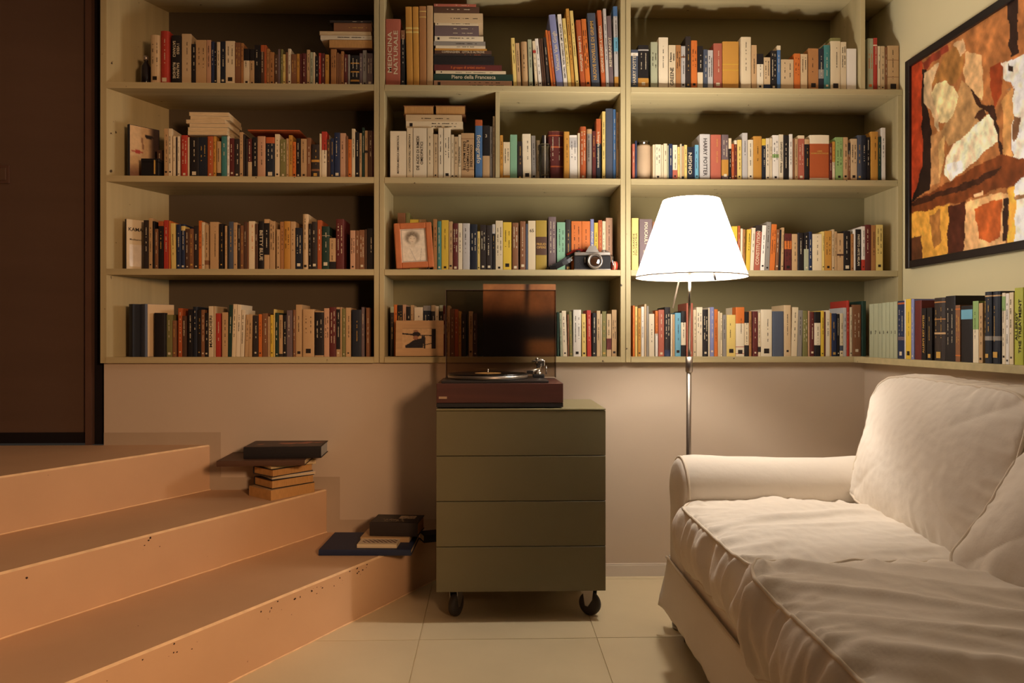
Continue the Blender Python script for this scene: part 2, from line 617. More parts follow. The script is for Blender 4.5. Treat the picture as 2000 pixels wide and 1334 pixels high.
# ================================================================ bookcases
def bookcase(name, x0, x1, depth, label, zr=None, diag=0.0):
    root = empty(name, ((x0 + x1) / 2, YF, ZSH[3] - TH))
    tag(root, label, 'bookcase', 'built-in bookcases along the back wall')
    tw = 0.0205
    cut = [(x0 + tw, YF - .001)]
    if diag:
        # the end panel runs slantwise to the back
        rel(MB().add(prism([(x0, YF), (x0 + tw * 1.2, YF), (x0 + diag + tw, YF + depth), (x0 + diag, YF + depth)], ZSH[3] - TH, ZTOP)).build('slanted_end_panel', SHELFV), root)
    else:
        rel(box_obj('upright', x0, x0 + tw, YF, YF + depth, ZSH[3] - TH, ZTOP, SHELFV, bev=0.0012, seg=1), root)
    rel(box_obj('upright', x1 - tw, x1, YF, YF + depth, ZSH[3] - TH, zr or ZTOP, SHELFV, bev=0.0012, seg=1), root)
    for k, z in enumerate(ZSH):
        if diag:
            e_ = .001 if k < 3 else .004
            rel(MB().add(prism([(x0 + tw * 1.15, YF - e_), (x1 - tw, YF - e_), (x1 - tw, YF + depth), (x0 + diag + tw, YF + depth), (x0 + tw * 1.25, YF)], z - TH, z)).build('shelf_board', SHELF), root)
            continue
        rel(box_obj('shelf_board', x0 + tw, x1 - (0 if zr and k == 0 else tw), YF - (0.001 if k < 3 else .004), YF + depth, z - TH, z, SHELF, bev=0.0015, seg=1), root)
    rel(box_obj('top_board', x0, x1, YF, YF + depth, ZTOP, ZTOP + 0.02, SHELF, bev=0.0012, seg=1), root)
    rel(box_obj('back_panel', x0, x1, YF + depth, YF + depth + 0.012, ZSH[3] - TH, ZTOP, NICHE_SHADE if diag else NICHE), root)
    return root


XB = [X_of(196, YF), X_of(740.5, YF), X_of(1222, YF), XRW - 0.002]
D1, D2 = 0.285, 0.285
bc1 = bookcase('bookcase', XB[0], XB[1] - .001, D1, 'sage-painted bookcase with a slanted end panel next to the dark door', None, X_of(330, YF + 0.285) - X_of(196, YF) - 0.0205)
bc2 = bookcase('bookcase', XB[1] + .001, XB[2] - .001, D2, 'sage-painted bookcase standing above the record player')
bc3 = bookcase('bookcase', XB[2] + .001, XB[3], D2, 'sage-painted bookcase behind the lamp, ending at the painting wall', ZSH[0] - TH)
rel(box_obj('divider', X_of(967.6, YF), X_of(976, YF), YF + 0.004, YF + D2, ZSH[1], ZSH[0] - TH, SHELFV, bev=0.001, seg=1), bc2)
rel(box_obj('divider', X_of(1681, YF), X_of(1690.5, YF), YF + 0.002, YF + D2, ZSH[0], ZTOP, SHELFV, bev=0.001, seg=1), bc3)

# ledge with books along the wall behind the sofa
XLE = 1.530
ld = box_obj('wall_ledge', XLE, XRW, -0.6, YF - 0.006, ZSH[3] - TH, ZSH[3], SHELF, bev=0.0015, seg=1)
tag(ld, 'painted ledge shelf running above the sofa under the painting', 'shelf')

# ================================================================ painting
XPA = XRW - 0.034
pa = empty('painting', (XRW, 2.4, 1.3))
tag(pa, 'large abstract painting in rust and cream with a black frame', 'painting')
pY1 = on_x(1767, 300, XPA).y
pz1 = on_x(1767, 121, XPA).z
pz0 = on_x(1767, 525, XPA).z
pY0 = pY1 - 1.24
fw, fd = 0.030, 0.032
for nm, (ya, yb, za, zb) in (('a', (pY1 - fw, pY1, pz0, pz1)), ('b', (pY0, pY0 + fw, pz0, pz1)),
                             ('c', (pY0 + fw, pY1 - fw, pz1 - fw, pz1)), ('d', (pY0 + fw, pY1 - fw, pz0, pz0 + fw))):
    rel(box_obj('frame_bar', XPA, XRW - 0.002, ya, yb, za, zb, mat('frame_black', '1C1616', 0.4, 0.4, 0.15), bev=0.002, seg=1), pa)


def zq(zx, zy):
    p = on_x(1740 + zx / 2.469, zy / 2.47, XPA + 0.012)
    return ((pY1 - fw - p.y) / (pY1 - pY0 - 2 * fw), (pz1 - fw - p.z) / (pz1 - pz0 - 2 * fw))


POLY = [(p, c) for p, c in [
    ([(280, 200), (560, 30), (760, -100), (760, 270), (500, 520), (360, 430), (350, 220)], (165, 106, 60)),
    ([(95, 300), (150, 290), (162, 760), (140, 900), (90, 975)], (158, 58, 30)),
    ([(150, 300), (272, 210), (276, 245), (160, 335)], (128, 52, 34)),
    ([(148, 330), (166, 330), (172, 520), (200, 640), (190, 910), (100, 975), (150, 800)], (36, 22, 18)),
    ([(355, 255), (445, 262), (442, 480), (395, 472), (360, 420)], (208, 166, 116)),
    ([(565, -10), (612, -20), (618, 250), (572, 282)], (44, 27, 22)),
    ([(480, 320), (530, 300), (535, 450), (500, 525), (478, 410)], (146, 62, 30)),
    ([(155, 350), (232, 305), (200, 420), (240, 640), (213, 600), (163, 500)], (192, 162, 122)),
    ([(200, 410), (262, 262), (340, 195), (352, 330), (312, 405), (250, 380)], (150, 104, 54)),
    ([(300, 215), (345, 195), (360, 250), (330, 270)], (196, 160, 118)),
    ([(250, 630), (322, 440), (345, 390), (465, 540), (440, 600), (280, 710)], (170, 130, 84)),
    ([(400, 560), (440, 520), (468, 550), (430, 590)], (70, 42, 28)),
    ([(200, 440), (225, 398), (268, 385), (305, 420), (318, 480), (300, 560), (270, 592), (230, 590), (210, 530)], (210, 188, 138)),
    ([(266, 770), (300, 700), (482, 545), (520, 680), (292, 872), (262, 840)], (236, 210, 174)),
    ([(270, 790), (330, 770), (345, 820), (292, 868)], (246, 236, 220)),
    ([(195, 650), (252, 615), (262, 700), (240, 885), (192, 902)], (172, 126, 80)),
    ([(235, 690), (265, 640), (262, 760), (240, 870)], (200, 158, 100)),
    ([(350, 380), (372, 430), (425, 482), (500, 516), (525, 680), (545, 705), (540, 790), (520, 700), (495, 590), (470, 540), (400, 490)], (52, 30, 22)),
    ([(528, 310), (642, 262), (820, 220), (820, 700), (590, 785), (588, 420), (540, 385)], (240, 226, 206)),
    ([(550, 440), (600, 420), (590, 460)], (150, 110, 80)),
    ([(558, 310), (580, 320), (575, 350), (560, 345)], (50, 35, 28)),
    ([(590, 560), (625, 560), (622, 660), (600, 680)], (120, 84, 58)),
    ([(535, 480), (590, 415), (586, 795), (548, 792)], (194, 142, 84)),
    ([(90, 980), (540, 738), (642, 762), (820, 700), (820, 800), (440, 942), (90, 1042)], (112, 58, 28)),
    ([(90, 1000), (120, 962), (300, 905), (540, 800), (500, 850), (380, 905), (200, 965)], (58, 31, 20)),
    ([(400, 935), (450, 920), (450, 940), (405, 950)], (220, 176, 130)),
    ([(90, 1036), (282, 990), (280, 1250), (90, 1285)], (208, 150, 62)),
    ([(185, 1040), (230, 1020), (245, 1160), (205, 1200)], (150, 100, 50)),
    ([(96, 1150), (142, 1142), (148, 1270), (90, 1282)], (88, 52, 30)),
    ([(275, 1000), (362, 965), (350, 1235), (272, 1250)], (70, 34, 22)),
    ([(362, 975), (560, 925), (552, 1210), (350, 1235)], (216, 166, 112)),
    ([(408, 1000), (532, 965), (530, 1140), (470, 1170), (420, 1150)], (170, 84, 38)),
    ([(535, 960), (558, 945), (556, 1165), (540, 1170)], (50, 30, 22)),
    ([(560, 905), (592, 885), (592, 1190), (558, 1205)], (228, 166, 68)),
    ([(592, 880), (820, 760), (820, 1120), (592, 1190)], (246, 230, 206)),
    ([(580, 955), (700, 915), (700, 930), (590, 968)], (150, 110, 74)),
]]
POLY = [([zq(*q) for q in p], c) for p, c in POLY]


def oil(u, v):
    wx = mnoise.noise(Vector((u * 9, v * 9, 1))) * 0.012 + mnoise.noise(Vector((u * 30, v * 26, 4))) * 0.008
    wy = mnoise.noise(Vector((u * 9, v * 9, 7))) * 0.014 + mnoise.noise(Vector((u * 30, v * 26, 9))) * 0.010
    c = (152, 98, 56)
    if v < 0.0:
        return c
    for p, k in POLY:
        if in_poly(u + wx, v + wy, p):
            c = k
    if u > 0.62:                                # beyond the frame of the photograph: broad strokes in the same palette
        q = mnoise.noise(Vector((u * 5, v * 3, 21)))
        c = (208, 150, 90) if q > 0.15 else ((110, 58, 30) if q < -0.2 else (170, 108, 62))
    s = 1.16 + 0.26 * mnoise.noise(Vector((u * 26 + v * 9, v * 8 - u * 3, 2))) + 0.16 * mnoise.noise(Vector((u * 60 - v * 20, v * 22, 5)))
    return tuple(k * s for k in c)


pp = picture('canvas', (XPA + 0.012, pY1 - fw, pz1 - fw), (0, -1, 0), (0, 0, -1), pY1 - pY0 - 2 * fw, pz1 - pz0 - 2 * fw, 300, 200, oil, OILS, None)
rel(pp, pa)
rel(box_obj('stretcher_board', XPA + 0.014, XRW - 0.004, pY0 + fw * .6, pY1 - fw * .6, pz0 + fw * .6, pz1 - fw * .6, DOORF2), pa)

# ================================================================ books
def book_mesh(w, h, d, hard, rnd):
    """plan of the cover: a U with a slightly rounded spine; returns cover and page block"""
    t = min(0.0024 if hard else 0.0011, w * 0.16)
    bulge = (min(0.010, w * 0.32) if rnd else (0.0022 if hard else 0.0006))
    bulge = min(bulge, w * 0.4)
    n = 6
    out = [(-w / 2, d)]
    inn = [(-w / 2 + t, d)]
    for k in range(n + 1):
        a = math.pi * k / n
        x = -math.cos(a) * w / 2
        y = bulge * (1 - math.sin(a))
        out.append((x, y))
        inn.append((max(-w / 2 + t, min(w / 2 - t, x)), y + t))
    out.append((w / 2, d))
    inn.append((w / 2 - t, d))
    m = len(out)
    v = []
    for z in (0, h):
        v += [(x, y, z) for x, y in out] + [(x, y, z) for x, y in inn]
    f = []
    for k in range(m - 1):
        f.append((k, k + 1, 2 * m + k + 1, 2 * m + k))                 # outside
        f.append((m + k + 1, m + k, 3 * m + k, 3 * m + k + 1))         # inside
        f.append((2 * m + k, 2 * m + k + 1, 3 * m + k + 1, 3 * m + k)) # top
        f.append((k + 1, k, m + k, m + k + 1))                         # bottom
    f.append((0, 2 * m, 3 * m, m))
    f.append((m - 1, 2 * m - 1, 4 * m - 1, 3 * m - 1))
    ins = 0.0035 if hard else 0.0006
    pb = MB().box(-w / 2 + t, w / 2 - t, bulge + t * .9, d - (0.003 if hard else 0.0004), ins, h - ins)
    return v, f, pb, bulge


TIT = {'up': (Vector((0, 0, 1)), Vector((-1, 0, 0))), 'down': (Vector((0, 0, -1)), Vector((1, 0, 0))), 'flat': (Vector((1, 0, 0)), Vector((0, 0, 1)))}


def spine_frame(mode, x, z, y=-0.0004):
    a, b = TIT[mode]
    return frame3(a, b, a.cross(b), (x, y, z))


RB = random.Random(7)


def make_book(w, h, d, col, hard=False, rnd=False, bands=(), text=None, mode='up', ink=None, marks=True, pages=None, seed=0, name='book'):
    w = max(w, 0.0028)
    v, f, pb, bulge = book_mesh(w, h, d, hard, rnd)
    o = mesh_obj(name, v, f, pal(col))
    pb.build('pages', pages or PAGES, o)
    rr = random.Random(seed * 31 + 5)
    zones = []
    for (f0, f1, c) in bands:                              # f from the top
        z1, z0 = h * (1 - f0), h * (1 - f1)
        zones.append((z0, z1, c))
        n = 6
        bv, bf = [], []
        e = 0.00035
        prof = [(-w / 2 - e, min(d * .5, 0.05))] + [(-math.cos(math.pi * k / n) * (w / 2 + e), bulge * (1 - math.sin(math.pi * k / n)) - e) for k in range(n + 1)] + [(w / 2 + e, min(d * .5, 0.05))]
        for z in (max(z0, 0.0002), min(z1, h + 0.0003)):
            bv += [(x, y, z) for x, y in prof]
        m = len(prof)
        bf = [(k, k + 1, m + k + 1, m + k) for k in range(m - 1)]
        mesh_obj('spine_band', bv, bf, pal(c), o)

    def base_at(z):
        for z0, z1, c in zones:
            if z0 <= z <= z1:
                return c
        return col

    def ink_for(z):
        if ink:
            return {'d': INK_D, 'l': INK_L, 'g': INK_G, 'o': INK_O}[ink]
        return INK_L if base_at(z) in DARKS else INK_D
    if text:
        parts = text.split('~')
        z = h * 0.5
        for k, s in enumerate(parts):
            if mode == 'flat':
                nl = max(len(q) for q in s.split('/'))
                sz = min(w * (0.34 if nl > 2 else 0.62), w * 0.9 / (0.62 * nl))
                zz = h * ((0.46 if col == 'sage' else 0.80 if nl < 3 else (0.50 if bands and bands[0][0] > .2 else 0.62)) - 0.30 * k)
                text_obj(s.replace('/', '\n'), sz, ink_for(zz), o, spine_frame('flat', 0, zz, -0.0006), bold=0.0002)
            else:
                lines = s.split('/')
                share = 0.88 / len(parts)
                zz = h * (0.06 + share * (k + 0.5)) if mode == 'up' else h * (0.94 - share * (k + 0.5))
                size = min(w * 0.80 / len(lines), h * share * 0.94 / (0.60 * max(len(q) for q in lines)))
                sxx = min(1.5, max(1.0, h * share * 0.8 / (size * 0.6 * max(len(q) for q in lines))))
                text_obj(s.replace('/', '\n'), size, ink_for(zz), o, spine_frame(mode, 0, zz, -0.0006), bold=size * 0.012, sx=sxx)
    elif marks and w > 0.0085:
        mb = MB()
        lines = 1 if w < 0.02 else rr.choice((1, 2))
        zt = h * rr.uniform(0.80, 0.94)
        zb = h * rr.uniform(0.25, 0.5)
        ink_z = (zt + zb) / 2
        for q in range(lines):
            x = (rr.uniform(-.12, .12) if lines == 1 else (-0.2, 0.22)[q]) * w
            z = zt - rr.uniform(0, .05) * h
            cw = min(0.0042, w * 0.26)
            while z > zb:
                l = rr.uniform(0.0012, 0.0035)
                xa = x - cw * rr.uniform(.3, .5)
                xb = x + cw * rr.uniform(.3, .5)
                mb.add(([(xa, -0.0005, z - l), (xb, -0.0005, z - l), (xb, -0.0005, z), (xa, -0.0005, z)], [(0, 1, 2, 3)]))
                z -= l + (rr.uniform(0.0009, 0.0016) if rr.random() < .8 else rr.uniform(0.004, 0.02))
        if rr.random() < 0.5:
            s = w * rr.uniform(.16, .28)
            z = h * rr.uniform(.04, .09)
            mb.add(([(-s, -0.0005, z), (s, -0.0005, z), (s, -0.0005, z + 1.8 * s), (-s, -0.0005, z + 1.8 * s)], [(0, 1, 2, 3)]))
        tag(mb.build('lettering', ink_for(ink_z) if rr.random() < .8 else (INK_G if base_at(ink_z) in DARKS else INK_D), o), None, None, None, 'stuff')
    return o


ORD = ['', 'first', 'second', 'third', 'fourth', 'fifth', 'sixth', 'seventh', 'eighth', 'ninth', 'tenth', 'eleventh', 'twelfth', 'thirteenth',
       'fourteenth', 'fifteenth', 'sixteenth', 'seventeenth', 'eighteenth', 'nineteenth', 'twentieth']


def ordinal(n):
    if n <= 20:
        return ORD[n]
    t = {2: 'twenty', 3: 'thirty', 4: 'forty'}[n // 10]
    e = {2: 'twentieth', 3: 'thirtieth', 4: 'fortieth'}[n // 10]
    return e if n % 10 == 0 else t + '-' + ORD[n % 10]


SHELFNAME = ['top shelf', 'second shelf', 'third shelf', 'bottom shelf']


def parse(block):
    rows = []
    for ln in block.strip().splitlines():
        ln = ln.strip()
        if not ln or ln.startswith('#'):
            continue
        txt = None
        if '|' in ln:
            ln, txt = ln.split('|', 1)
            txt = txt.strip()
        tk = ln.split()
        r = dict(x0=float(tk[0]), x1=float(tk[1]), y=float(tk[2]), c=tk[3], lean=0.0, bands=[], hard=False, rnd=False, mode='up', ink=None, text=txt, back=None, marks=True)
        for q in tk[4:]:
            if q[0] == 'L':
                r['lean'] = float(q[1:])
            elif q[0] == 'b':
                a, c = q[1:].split('=')
                f0, f1 = a.split('-')
                r['bands'].append((float(f0), float(f1), c))
            elif q == 'H':
                r['hard'] = True
            elif q == 'R':
                r['rnd'] = r['hard'] = True
            elif q == 'D':
                r['mode'] = 'down'
            elif q == 'Z':
                r['mode'] = 'flat'
            elif q[0] == 'i':
                r['ink'] = q[1]
            elif q[0] == 's':
                r['back'] = float(q[1:])
            elif q[0] == 'd':
                r['dep'] = float(q[1:])
            elif q == 'N':
                r['marks'] = False
        rows.append(r)
    return rows


def describe(r, w, h, hmed):
    a = []
    if h > hmed * 1.17:
        a.append('tall')
    elif h < hmed * 0.87:
        a.append('short')
    if w < 0.0105:
        a.append('thin')
    elif w > 0.037:
        a.append('thick')
    cn = PAL[r['c']][1]
    if r['bands']:
        b = PAL[r['bands'][0][2]][1]
        if b != cn:
            cn = cn + ' and ' + b
    a.append(cn)
    a.append('hardback' if r['hard'] else 'book')
    return ' '.join(a)


def place_row(block, shelf, where, ends, back, group, plane='Y', X=None, seed0=0, shelfname=None, first=0):
    rows = parse(block)
    z0 = ZSH[shelf] + 0.0003
    info = []
    for r in rows:
        sb = r['back'] if r['back'] is not None else back
        if plane == 'Y':
            Y = YF + sb
            xa, xb = X_of(r['x0'], Y), X_of(r['x1'], Y)
            zt = on_y((r['x0'] + r['x1']) / 2, r['y'], Y).z
            w = xb - xa
            pos = ((xa + xb) / 2, Y)
            dx = X_of(r['x0'] + r['lean'], Y) - xa
        else:
            ya, yb = on_x(r['x0'], 650, X).y, on_x(r['x1'], 650, X).y
            zt = on_x((r['x0'] + r['x1']) / 2, r['y'], X).z
            w = ya - yb
            pos = (X, (ya + yb) / 2)
            dx = 0.0
        info.append((r, w, zt - z0, pos, dx))
    hmed = sorted(i[2] for i in info)[len(info) // 2]
    n = len(info)
    for k, (r, w, h, pos, dx) in enumerate(info):
        ang = math.atan2(dx, h)
        hh = h / max(0.9, math.cos(ang)) - (abs(math.sin(ang)) * w * 0.5 if ang else 0)
        ww = w * (math.cos(ang) if ang else 1) - 0.0005
        d = max(0.105, min(0.215, hh * 0.66))
        if plane == 'Y' and ww > 0.03:
            d = max(d, 0.13)
        if r.get('dep'):
            d = r['dep']
        if plane == 'Y':
            d = min(d, D2 - (pos[1] - YF) - 0.004)
        if plane == 'X':
            d = min(d, XRW - pos[0] - 0.004)
        o = make_book(ww, hh, d, r['c'], r['hard'], r['rnd'], r['bands'], r['text'], r['mode'], r['ink'], r['marks'], seed=seed0 * 100 + k)
        # a leaning book turns on the lower corner it leans towards
        if plane == 'Y':
            lift = abs(math.sin(ang)) * ww / 2
            o.location = (pos[0], pos[1], z0 + lift)
            o.rotation_euler = (0, ang, 0)
        else:
            o.location = (pos[0], pos[1], z0)
            o.rotation_euler = (0, 0, R(-90))
        i1, i2 = k + 1 + first, n - k
        if i1 <= i2 or plane == 'X':
            q = ordinal(i1) + ' from the ' + ends[0]
        else:
            q = ordinal(i2) + ' from the ' + ends[1]
        lab = '%s, %s, %s' % (describe(r, w, h, hmed), q, (shelfname or SHELFNAME[shelf]) + ' ' + where)
        if len(lab.replace('-', ' ').split()) > 15:
            lab = lab.replace(' and ' + PAL[r['bands'][0][2]][1] if r['bands'] else '~', '').replace('tall ', '').replace('short ', '').replace('thin ', '').replace('thick ', '')
        tag(o, lab, 'book', group)


# px left, px right, px top of each spine, then cover colour and details
R1C1 = '''
292.5 312 68 beige R
312 330 60 red R
334.5 353 69 black H D |I VERSI/SATANICI~SALMAN/RUSHDIE
355 373 66 beige
374 382 86 black
382.5 403 78 tan
403.5 412 78 rosy
412.5 418.5 81 navy
418.5 423 84 black
423.5 430 82 cream
430.5 440 81 ink
440.5 458.5 80 cream
459 470 83 brown
470.5 475.5 84 caramel
476 487 95 black b.33-1=cream
488 496.5 96 black b.32-1=tan
497 509 88 black
509.5 516 88 umber b0-.17=rust
516 520 88 rust
520.5 526 95 caramel
526.5 535.5 102 caramel
536.5 543 107 umber
543 547 96 mauve
548 552.5 96 olive
552.5 557.5 106 straw
558 562 102 brown
562.5 568 95 ivory
568.5 579 106 brown
579.5 585 105 ochre
585.5 589 105 wine
589.5 598 104 wine H
599 605 97 tan
605.5 611 102 sage
611.5 615 102 cream
615.5 622 110 black
622.5 627 103.5 red
627.5 634 104 wine
635 642 106.5 ochre
646 657 96 caramel
657.5 661.5 103 brown
662 665.5 105 brown
666 671.5 100 caramel
672 679 106 wine
679.5 683.5 106.5 grey
684.5 701.5 108 black H b.24-.28=ochre b.52-.56=ochre b.80-.86=ochre
702 708 104 mauve
708.5 716 98 grey
716.5 728 104 mauve
'''
R1C2 = '''
753 782 37 brick H |MEDICINA/NATURALE
783 790.5 59 black b0-.16=brown
794.5 807 13 ochre H L-3 N b.26-.28=straw b.31-.33=straw
807.5 819 13 ochre H L-2 N b.26-.28=straw b.31-.33=straw
819.5 833 12 caramel H L-1 N b.06-.07=straw b.13-.14=straw
833.5 845.5 11 tan H N
1003 1010 74 straw L-5
1010.5 1018 84 tan L-4
1020 1032.5 81 tan R L-3
1033.5 1041 77 sage L-3
1045.5 1051 80 cream L-6 b.2-.26=red
1052.5 1059 75.5 white L-8
1060 1063.5 75.5 umber L-8
1064 1067.5 75.5 umber L-8
1069 1074.5 73 dark L-8
1077 1081 59 orange L-12
1081.5 1086 60 rust L-12
1087.5 1100.5 28.5 lav H L-16 |Vincent Van Gogh
1101.5 1109 28 white L-13 D |GUSTAV KLIMT  GOTTFRIED FLIEDL  TASCHEN
1110 1116.5 36 straw L-12
1117 1123 17 ochre L-12
1125 1131.5 21 straw L-12.5
1134.5 1144 39 rust H L-10 D |La donna dell'uomo
1144.5 1154 37 orange H L-9.5
1156 1172 25.5 slate H L-9.5 ig |NUOVE NOVELLE DI GRIMM
1175 1183.5 20 rust H L-9 |GIARDINI SEGRETI A VENEZIA
1184 1190 17 pale L-6.5
1190.5 1199 31 mauve H L-5.5 |REMBRANDT
1200.5 1208.5 12.5 pale L-3 b0-.12=blue b.38-.55=sky b.86-1=ochre
'''
R1C3 = '''
1232.5 1246 97 slate b.08-.16=white il |HARRY POTTER
1246.5 1267 88 black H b.1-.13=pale b.76-.96=ochre
1271 1284.5 82 sage H
1286.5 1305 73 ivory H
1306 1319.5 88 cream |GREENE~il fattore/umano
1320 1330 88 caramel
1330.5 1338.5 90 pale b.24-.27=brown
1339 1349.5 71 dark H ig
1350 1362 79 orange H
1362.5 1373 90 cream b0-.61=black
1374 1382 96.5 slate
1382.5 1392.5 98 pale
1394 1410.5 84.5 brick H
1411.5 1443 81 ochre H N b.47-.48=yellow b.59-.60=yellow
1447.5 1467 72 cream H
1468 1478 88 tan
1478.5 1491 105 ivory b0-.29=black
1492 1504.5 112 beige b.84-1=navy
1505.5 1517 99 black
1518 1524.5 89 blue b0-.1=cream
1525.5 1550 116 beige
1551 1563 104.5 orange
1564 1577 105.5 beige
1579 1598.5 94.5 caramel
1599 1609 95 ink b.5-.72=grey
1609.5 1621.5 88 teal H
1622.5 1642 74 cream H b0-.06=olive
1642.5 1653 82 cream
1654 1672.5 95 white N
1694.5 1705.5 75 sage io
1706 1714 74 red H b.13-.15=ivory
1714.5 1719.5 90 cream
1720 1728 90 beige
1728.5 1733 93 brown
1733.5 1756 89 tan H b.315-.325=brown b.69-.70=brown
'''
R2C1 = '''
306.5 319.5 293 umber s.06
320.5 328 251 tan
328.5 336 251 cream
337.5 343 266 cream
343.5 346 268 dark
346.5 351 266 ivory
353.5 366 264 red H
366.5 369.5 268 cream
370 388 268 black H
388.5 404.5 268 ink b.78-1=ink
405 416 266 rust H
416.5 422 266 ochre
423.5 431 276 tan b.88-1=dark
432 443 266 teal H
443.5 448 266 white
448.5 457.5 270 wine
458 467.5 271 dark
468 474.5 258 tan
475 478.5 262 dark
480 484 271 dark
484.5 491.5 271 wine b.6-1=beige
492.5 502 268 black
502.5 518 266 rosy H
519 536 268 ink H b0-.15=rust
537 546 262 cream
547 558.5 272 olive
559 563.5 270.5 tan
564 571 264 ochre
571.5 578 277 orange
578.5 586.5 270 black
587.5 599 271 tan
599.5 607 269 brown
608 623.5 282 dark H b.46-.53=ochre b.74-.8=brown
624 628 261 cream
628.5 638 257 ivory b0-.4=red
638.5 645 272 umber
645.5 652 270 navy
652.5 664 259 navy H
664.5 675 260 rosy
675.5 679.5 266 brown
680 686.5 272 orange
687 693.5 251.5 cream
694 701.5 258 black
702 706.5 260 tan id
707 712 249 dgreen
712.5 718 255 tan b.42-.47=dark
718.5 727 255 umber
727.5 731.5 256 wine
'''
R2C2A = '''
762 793.5 256 ivory |MATERIA MEDICA OMEOPATICA
794.5 806 250 cream |LA SOSTANZA DELL' OMEOPATIA b
807 833.5 250 ivory |DE ACIDI DI RIMEDI/OMEOPATICI
834.5 846 250 cream
846.5 855 262 beige
856 865.5 250 ivory
866.5 880 250 ivory
880.5 886.5 263 cream
887 894.5 267 beige
895 900.5 263 cream |L' ORGANON
901 926 260 tan b.12-.13=brown b.8-.81=brown D |CONOSCERE/IL TRATTAMENTO/DELLE MALATTIE
928 942 234 blue H b0-.1=rust D |fotografo
942.5 956.5 245 black H b.57-1=tan Z |3
957 962 247 grey
962.5 967 227 cream
'''
R2C2B = '''
976.5 982.5 264 ochre
983 996 277.5 cream b.87-.93=ochre
996.5 1010 263 mint N
1011 1020 276 dark ig
1021.5 1038 261.5 ivory L-1.5
1039 1047 265 grey L-1.5
1047.5 1054 274 cream s.1
1059 1063 264 black s.1
1063.5 1066 264 white s.1
1070.5 1101 255.5 wine R s.08 b.08-.1=rust b.3-.33=rust b.68-.71=rust b.01-.02=brown
1101.5 1112 257 ochre H
1113 1128 264 white b.05-.27=pale L-1
1128.5 1132.5 260 cream
1133 1145 247 rust R b.09-.10=ochre
1146 1156.5 252 grey R b0-.09=tan
1157 1164 256 wine ig
1164.5 1173.5 232 ink H b0-.4=rust D |la fotografia contemporanea
1176 1182.5 217.5 straw H
1183 1197 212 slate H N
1197.5 1203 213.5 blue
1203.5 1208.5 219 tan
'''
R2C3 = '''
1235 1240 281 brick
1240.5 1244 275 navy
1275 1279 282.5 cream
1279.5 1291 282 ivory b.23-.3=ivory
1291.5 1295.5 283 cream
1296 1303 280.5 cream
1303.5 1306 284 sage
1306.5 1313.5 281 navy
1314 1323 283 ivory b.72-1=brick
1323.5 1328 287 straw
1328.5 1331.5 281 cream
1332 1336 282 black b.05-.9=tan
1336.5 1342 283 straw
1342.5 1354 287 ink |ORIGIN
1354.5 1357 287 navy
1357.5 1364.5 283 sky
1367 1387 262 pale H D id |HARRY POTTER
1388.5 1408.5 263 brick H
1410 1423 263 mauve H b.55-.9=ochre
1423.5 1428.5 270 black b0-.25=cream
1429 1434 281 rust
1434.5 1439.5 274 ivory b.1-1=wine
1440 1448.5 273 straw
1450 1460 259.6 pale
1461 1471 273 ivory b.88-1=ivory
1471.5 1488 266 ochre H
1488.5 1495.5 271 ink b0-.16=yellow
1496 1503.5 270 ivory
1504 1508.5 270 cream
1509 1521 264 white b.42-.5=green
1521.5 1530 262.6 ivory D |DAVID LEAVITT  Arkansas
1530.5 1541 264 black H
1541.5 1548 262 white
1548.5 1552 271 brown
1552.5 1558.5 271 tan
1559 1571 264.6 brick b0-.07=cream
1572 1581 272 black H b0-.12=tan
1582 1619.5 263.7 rust H b0-.19=ivory b.94-1=ivory ig Z N |LIBER/HOMEOPATHICUS
1620.5 1625.5 280 wine
1626 1631 276.5 cream b0-.52=ochre
1632 1646.5 268 green
1647 1656 268 tan
1656.5 1661 279 brown b0-.3=dark
1661.5 1674 271 beige
1675 1683 264 slate
1683.5 1692.5 264 ink H
1693 1699 268 black
1701 1715.5 257 ochre H
1716 1721 267 dgreen
1722 1729.5 249.5 white
'''
R3C1 = '''
280.5 289.5 430 dark d.1
290.5 297.5 426 tan
298 302 432 black
302.5 309 447 brown
309.5 319 432 black b.0-.1=rust ig
320 329 430 red
329.5 332.5 431 orange
334.5 343.5 436 straw L-1.5
344 353 438 navy H
353.5 361 438 navy H b.04-.14=straw
362 369.5 447 umber
370 378 446.6 brown
378.5 387.5 441 dark
388 393.5 431 orange
394 399.5 434 cream
400 407 439 tan b.8-.9=brown
410 426.5 433.5 tan
428.5 436 437 black
439 443.5 441 tan
444 446.5 441 black
447 455.5 433 slate
456 463 434.5 tan
464 469 439 dark
469.5 475.5 440.5 brown
476 482 433 umber
482.5 485.5 434 brown
486 497.5 432 cream io
498 503.5 437 umber
504.5 515.5 432 black H D |BETTY BLUE
516 526 428 tan b.08-.71=black
526.5 537 432 tan
540 546.5 448 tan
547 554 433 caramel
554.5 567 432 ochre H
567.5 576.5 432.6 tan
577 590 445 ink
590.5 602 418 beige R
603 608 437 black
608.5 619.5 433 dark H
620 628 430 rust
628.5 643 442 dgreen H b.21-.22=beige
643.5 655.5 465 tan b.75-1=black
656 671.5 428 wine H
684 694 450 rosy
694.5 701.5 450 brown
702 712 449 brown
712.5 716.5 448 umber
717 731 446 black
'''
